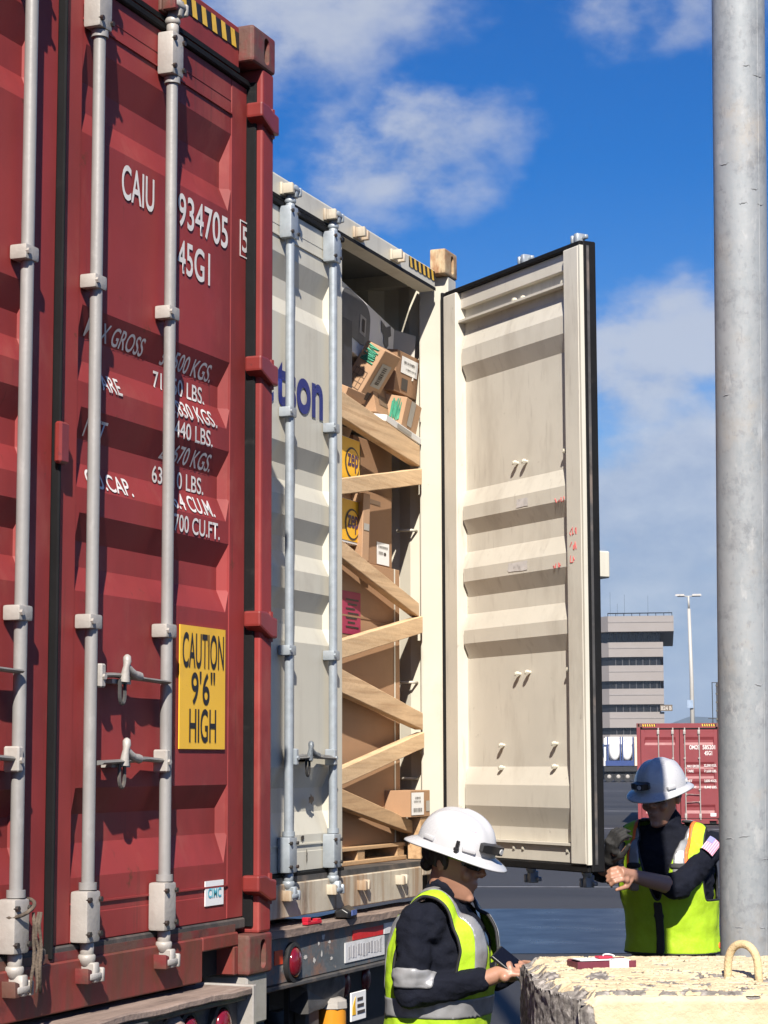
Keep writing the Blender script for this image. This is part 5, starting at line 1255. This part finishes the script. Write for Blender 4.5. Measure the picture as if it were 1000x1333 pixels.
def far_frame(px, depth):   # helper for things far off: position on the ground at a bearing
    t = (px - 500) / 2701.2
    base = Vector((-5.7523, -2.7066, 0)); return base + (Vector((.91945, .37422, 0)) + Vector((.3773, -.92608, 0)) * t) * depth
def office():
    D = 320; s = D / 2701.2
    m_c = mat('grey concrete facade', (.25, .225, .21), .8, var=.05, vs=.2); m_g = mat('dark window band', (.012, .013, .016), .15, var=.2, vs=.3); m_r = mat('grey concrete joint', (.24, .22, .21), .8)
    pr = far_frame(860, D); ang = math.atan2(pr.y + 2.7066, pr.x + 5.7523)   # facade roughly square to the bearing
    root = empty('office_building', pr, ang - math.pi / 2 + R(0), 'grey concrete office block with dark ribbon windows beyond the yard', 'building')
    # local: x to the right, y away; right corner at x=0
    z_at = lambda y: 1.766 + (994.9 - y) * s
    Wd = 60; L0 = (790 - 860) * s
    bands = [(806, 826), (839, 858), (869, 889), (899, 919), (929, 949), (958, 985)]
    for i, (a, b) in enumerate(bands):
        ov = 14 * s if i == 0 else 0
        bm = bmesh.new(); poly = [(ov, -ov), (L0, -ov), (L0 - 60 * s * 1.3, 60 * s * 1.3), (L0 - 60 * s * 1.3, 40), (ov, 40)]
        z0, z1 = z_at(b), z_at(a)
        A_ = [bm.verts.new((x, y, z0)) for x, y in poly]; B_ = [bm.verts.new((x, y, z1)) for x, y in poly]
        bm.faces.new(A_[::-1]); bm.faces.new(B_)
        for k in range(5): bm.faces.new((A_[k], A_[(k + 1) % 5], B_[(k + 1) % 5], B_[k]))
        bmesh.ops.recalc_face_normals(bm, faces=bm.faces); finish('spandrel_band', bm, m_c, root)
        zj = z_at(a + (b - a) * .38); bm = bmesh.new(); bx(bm, L0, ov - .02, -ov - .06, -ov, zj - .09, zj + .09); finish('facade_joint', bm, m_r, root)
        if i < 5:
            zz0, zz1 = z_at(bands[i + 1][0]), z0
            bm = bmesh.new(); poly2 = [(-.5, .6), (L0, .6), (L0 - 77 * s, 78 * s), (L0 - 77 * s, 39), (-.5, 39)]
            A_ = [bm.verts.new((x, y, zz0)) for x, y in poly2]; B_ = [bm.verts.new((x, y, zz1)) for x, y in poly2]
            for k in range(5): bm.faces.new((A_[k], A_[(k + 1) % 5], B_[(k + 1) % 5], B_[k]))
            bmesh.ops.recalc_face_normals(bm, faces=bm.faces); finish('window_band', bm, m_g, root)
            for k in range(1, 8):
                x = L0 + (0 - L0) * k / 8; bm = bmesh.new(); bx(bm, x - .06, x + .06, .5, .62, zz0, zz1); finish('mullion', bm, mat('dark mullion', (.05, .05, .055), .5), root)
    bm = bmesh.new(); bx(bm, L0 - 20, -.6, 1, 38, 0, z_at(985)); finish('lower_storeys', bm, m_c, root)
    bm = bmesh.new(); bx(bm, L0, 12 * s, -14 * s, -14 * s + .1, z_at(806) + .35, z_at(806) + .5)
    for k in range(9): xx = L0 + (12 * s - L0) * k / 8; bx(bm, xx - .05, xx + .05, -14 * s, -14 * s + .1, z_at(806), z_at(806) + .5)
    finish('roof_railing', bm, m_g, root)
    for x, h in ((-8, 4), (-5.8, 3.6), (-2.2, 3.4), (-6.9, 2.2), (1.0, 1.0)):
        bm = bmesh.new(); tube(bm, [(x, 2, z_at(806)), (x, 2, z_at(806) + h)], .016, 5); finish('antenna', bm, m_g, root)
    # sign box on the right corner
    bm = bmesh.new(); bx(bm, -.6, 1.25, -.5, 0, z_at(928), z_at(920)); sgn = finish('sign_board', bm, mat('brown sign board', (.12, .095, .07), .7), root)
    bm = text_bm('B24 B', .55, 1.6, .03); bm.transform(T((-.48, -.52, z_at(927) + .05))); finish('sign_text', bm, mat('tan sign lettering', (.42, .38, .33), .7), sgn)
office()
def mast():
    m = mat('pale mast steel', (.40, .385, .35), .5, var=.05); D = 200; p = far_frame(896, D); s = D / 2701.2; zt = 1.766 + (994.9 - 780) * s
    root = empty('light_mast', p, math.atan2(p.y, p.x) - math.pi / 2, 'tall pale floodlight mast beyond the far red container', 'light mast')
    bm = bmesh.new(); tube(bm, [(0, 0, 0), (0, 0, zt * .55), (-.12, 0, zt - 1.2)], [.26, .19, .15], 12); tube(bm, [(-.12, 0, zt - 1.2), (-.14, 0, zt)], [.10, .09], 8); finish('mast_shaft', bm, m, root, smooth=True)
    bm = bmesh.new(); tube(bm, [(-1.2, 0, zt), (1.0, 0, zt)], .05, 6); finish('cross_arm', bm, m, root)
    for x in (-1.15, -.75, .45, .85):
        bm = bmesh.new(); loft(bm, [[(x - .26, -.3, zt + .02), (x + .26, -.3, zt + .02), (x + .26, .3, zt + .10), (x - .26, .3, zt + .10)], [(x - .2, -.25, zt + .2), (x + .2, -.25, zt + .2), (x + .2, .25, zt + .24), (x - .2, .25, zt + .24)]]); bmesh.ops.recalc_face_normals(bm, faces=bm.faces); finish('floodlight', bm, mat('floodlight housing', (.25, .24, .23), .5), root)
    zb = 1.766 + (994.9 - 919) * s; bm = bmesh.new(); bx(bm, -.45, .12, -.35, -.2, zb - .4, zb + .35); finish('junction_box', bm, mat('blue grey box', (.25, .32, .42), .6), root)
mast()
def tank_truck():
    D = 205; p = far_frame(812, D); s = D / 2701.2; root = empty('tank_container_trailer', p, math.atan2(p.y, p.x) - math.pi / 2 + R(8), 'white tank containers in blue frames on a trailer across the yard', 'trailer')
    mw = mat('tank white', (.72, .71, .70), .4, var=.05); mb = mat('frame blue', (.02, .045, .16), .5); mc = mat('cream container', (.66, .55, .42), .6)
    z0, z1 = 1.55, 4.35
    for (x0, m_) in ((-2.35, mw), (.4, mw)):
        pass
    for x in (-1.25, -.05):
        bm = bmesh.new(); rings = []
        for yy, r in ((-.05, .25), (.0, .42), (.12, .52), (.3, .56), (5.7, .56)): rings.append([(x + r * math.cos(2 * math.pi * k / 24), yy, 3.05 + r * 1.9 * math.sin(2 * math.pi * k / 24)) for k in range(24)])
        loft(bm, rings); bmesh.ops.recalc_face_normals(bm, faces=bm.faces); finish('tank', bm, mw, root, smooth=True)
    for x in (-.72, -.50, .52, -1.95):
        bm = bmesh.new(); bx(bm, x - .06, x + .06, -.12, .02, z0, z1); finish('frame_post', bm, mb, root)
    bm = bmesh.new(); bx(bm, -2.2, .6, -.08, .02, z0, z0 + .5); finish('frame_plinth', bm, mb, root)
    bm = bmesh.new(); bx(bm, -2.2, .6, -.1, .04, z1 - .12, z1); finish('frame_beam', bm, mw, root)
    bm = bmesh.new(); bx(bm, -2.2, .62, .9, 1.0, z0, z1 - .13); finish('back_panel', bm, mw, root)
    bm = bmesh.new(); bx(bm, .66, 1.12, -.1, 5.8, z0, z1); finish('cream_container', bm, mc, root)
    bm = bmesh.new(); bx(bm, 1.16, 1.75, .1, 5.8, z0, z1); finish('pale_container', bm, mw, root)
    bm = bmesh.new(); bx(bm, -2.3, 1.9, 0, 6, 1.0, z0 - .01); finish('trailer_bed', bm, M_undercar, root)
    for x in (-1.8, -.9, .0, .9, 1.5):
        bm = bmesh.new(); tube(bm, [(x, .6, .5), (x, .3, .5)], .5, 20); w_ = finish('wheel', bm, M_undercar, root, angle=40)
        bm = bmesh.new(); tube(bm, [(x, .30, .5), (x, .24, .5)], [.2, .12], 12); finish('hub', bm, M_hw, root)
    bm = bmesh.new(); bx(bm, -2.3, 1.9, .7, 6, .25, .99); finish('skirt', bm, M_undercar, root)
tank_truck()
def dark_stack():
    D = 250; p = far_frame(937, D); s = D / 2701.2; zt = 1.766 + (994.9 - 891) * s
    root = empty('yard_crane_leg', p, math.atan2(p.y, p.x) - math.pi / 2, 'dark crane leg with thin side post beyond the far red container', 'crane')
    m_ = mat('dark crane steel', (.03, .03, .032), .6, var=.2)
    bm = bmesh.new(); bx(bm, -.9, 1.4, 0, 2.0, 0, zt); finish('crane_leg', bm, m_, root)
    for k in range(9): bm = bmesh.new(); bx(bm, -.95, 1.42, -.12, 0, zt - .5 - k * 1.0, zt - .3 - k * 1.0); finish('rung_beam', bm, mat('dull brown steel', (.10, .085, .06), .7), root)
    bm = bmesh.new(); tube(bm, [(-1.35, 0, 0), (-1.35, 0, zt)], .06, 6); tube(bm, [(-1.9, 0, zt * .62), (-.9, 0, zt * .62)], .05, 6); tube(bm, [(-1.35, 0, zt - .05), (-.9, 0, zt - .05)], .05, 6); finish('side_post', bm, m_, root)
dark_stack()
def mountain():
    m = mat('forested hill', (.035, .05, .045), .9, var=.3, vs=.004); D0 = 3200; n = 160; bm = bmesh.new()
    rows_ = []
    for j in range(10):
        f = j / 9; row = []
        for i in range(n):
            px = -2500 + 6500 * i / (n - 1); p = far_frame(px, D0 + f * 900)
            ridge = 66 + 20 * noise.fractal(Vector((px * .0026, 0, 1.3)), .9, 2, 5) + 34 * math.exp(-((px - 905) / 48) ** 2) + 10 * math.exp(-((px - 780) / 60) ** 2)
            h = ridge * math.sin(min(1, f * 1.3) * math.pi / 2) * (1 + .15 * noise.noise(Vector((px * .01, f * 4, 0))))
            row.append(bm.verts.new((p.x, p.y, h - 3 * (1 - f))))
        rows_.append(row)
    for a, b in zip(rows_, rows_[1:]):
        for k in range(n - 1): bm.faces.new((a[k], a[k + 1], b[k + 1], b[k]))
    bmesh.ops.recalc_face_normals(bm, faces=bm.faces); o = finish('hills', bm, m, smooth=True); tag(o, 'blue hazy mountain ridge on the horizon', 'hills', kind='structure')
mountain()

# gloved right hand of the worker at the door
bm = bmesh.new(); hand_into(bm, (-.098, -.520, 1.385), (.25, -.55, .8), (-.55, -.8, .1), .75, .06, 1, 1.13)
limb(bm, [(-.098 - .02, -.520 + .04, 1.385 - .01), (-.098, -.520, 1.385)], [.038, .036]); finish('glove', remesh(bm, .005, 2), mat('dark grey work glove', (.018, .017, .016), .8, var=.3, vs=30, bump=.3, bs=60), p2, smooth=True)

# ------------------------------------------------------------------ thin sea haze over the yard, out to the hills
def haze():
    m = bpy.data.materials.new('haze'); m.use_nodes = True; nt = m.node_tree; nt.nodes.clear()
    v = nt.nodes.new('ShaderNodeVolumePrincipled'); v.inputs['Color'].default_value = (.62, .78, 1.0, 1); v.inputs['Density'].default_value = .00013; v.inputs['Anisotropy'].default_value = .0
    o = nt.nodes.new('ShaderNodeOutputMaterial'); nt.links.new(v.outputs[0], o.inputs['Volume'])
    bm = bmesh.new(); bx(bm, -4700, 4700, -4700, 4700, -2, 190); bmesh.ops.recalc_face_normals(bm, faces=bm.faces)
    tag(finish('haze', bm, m), 'thin blue haze in the air', 'haze', kind='stuff')
haze()
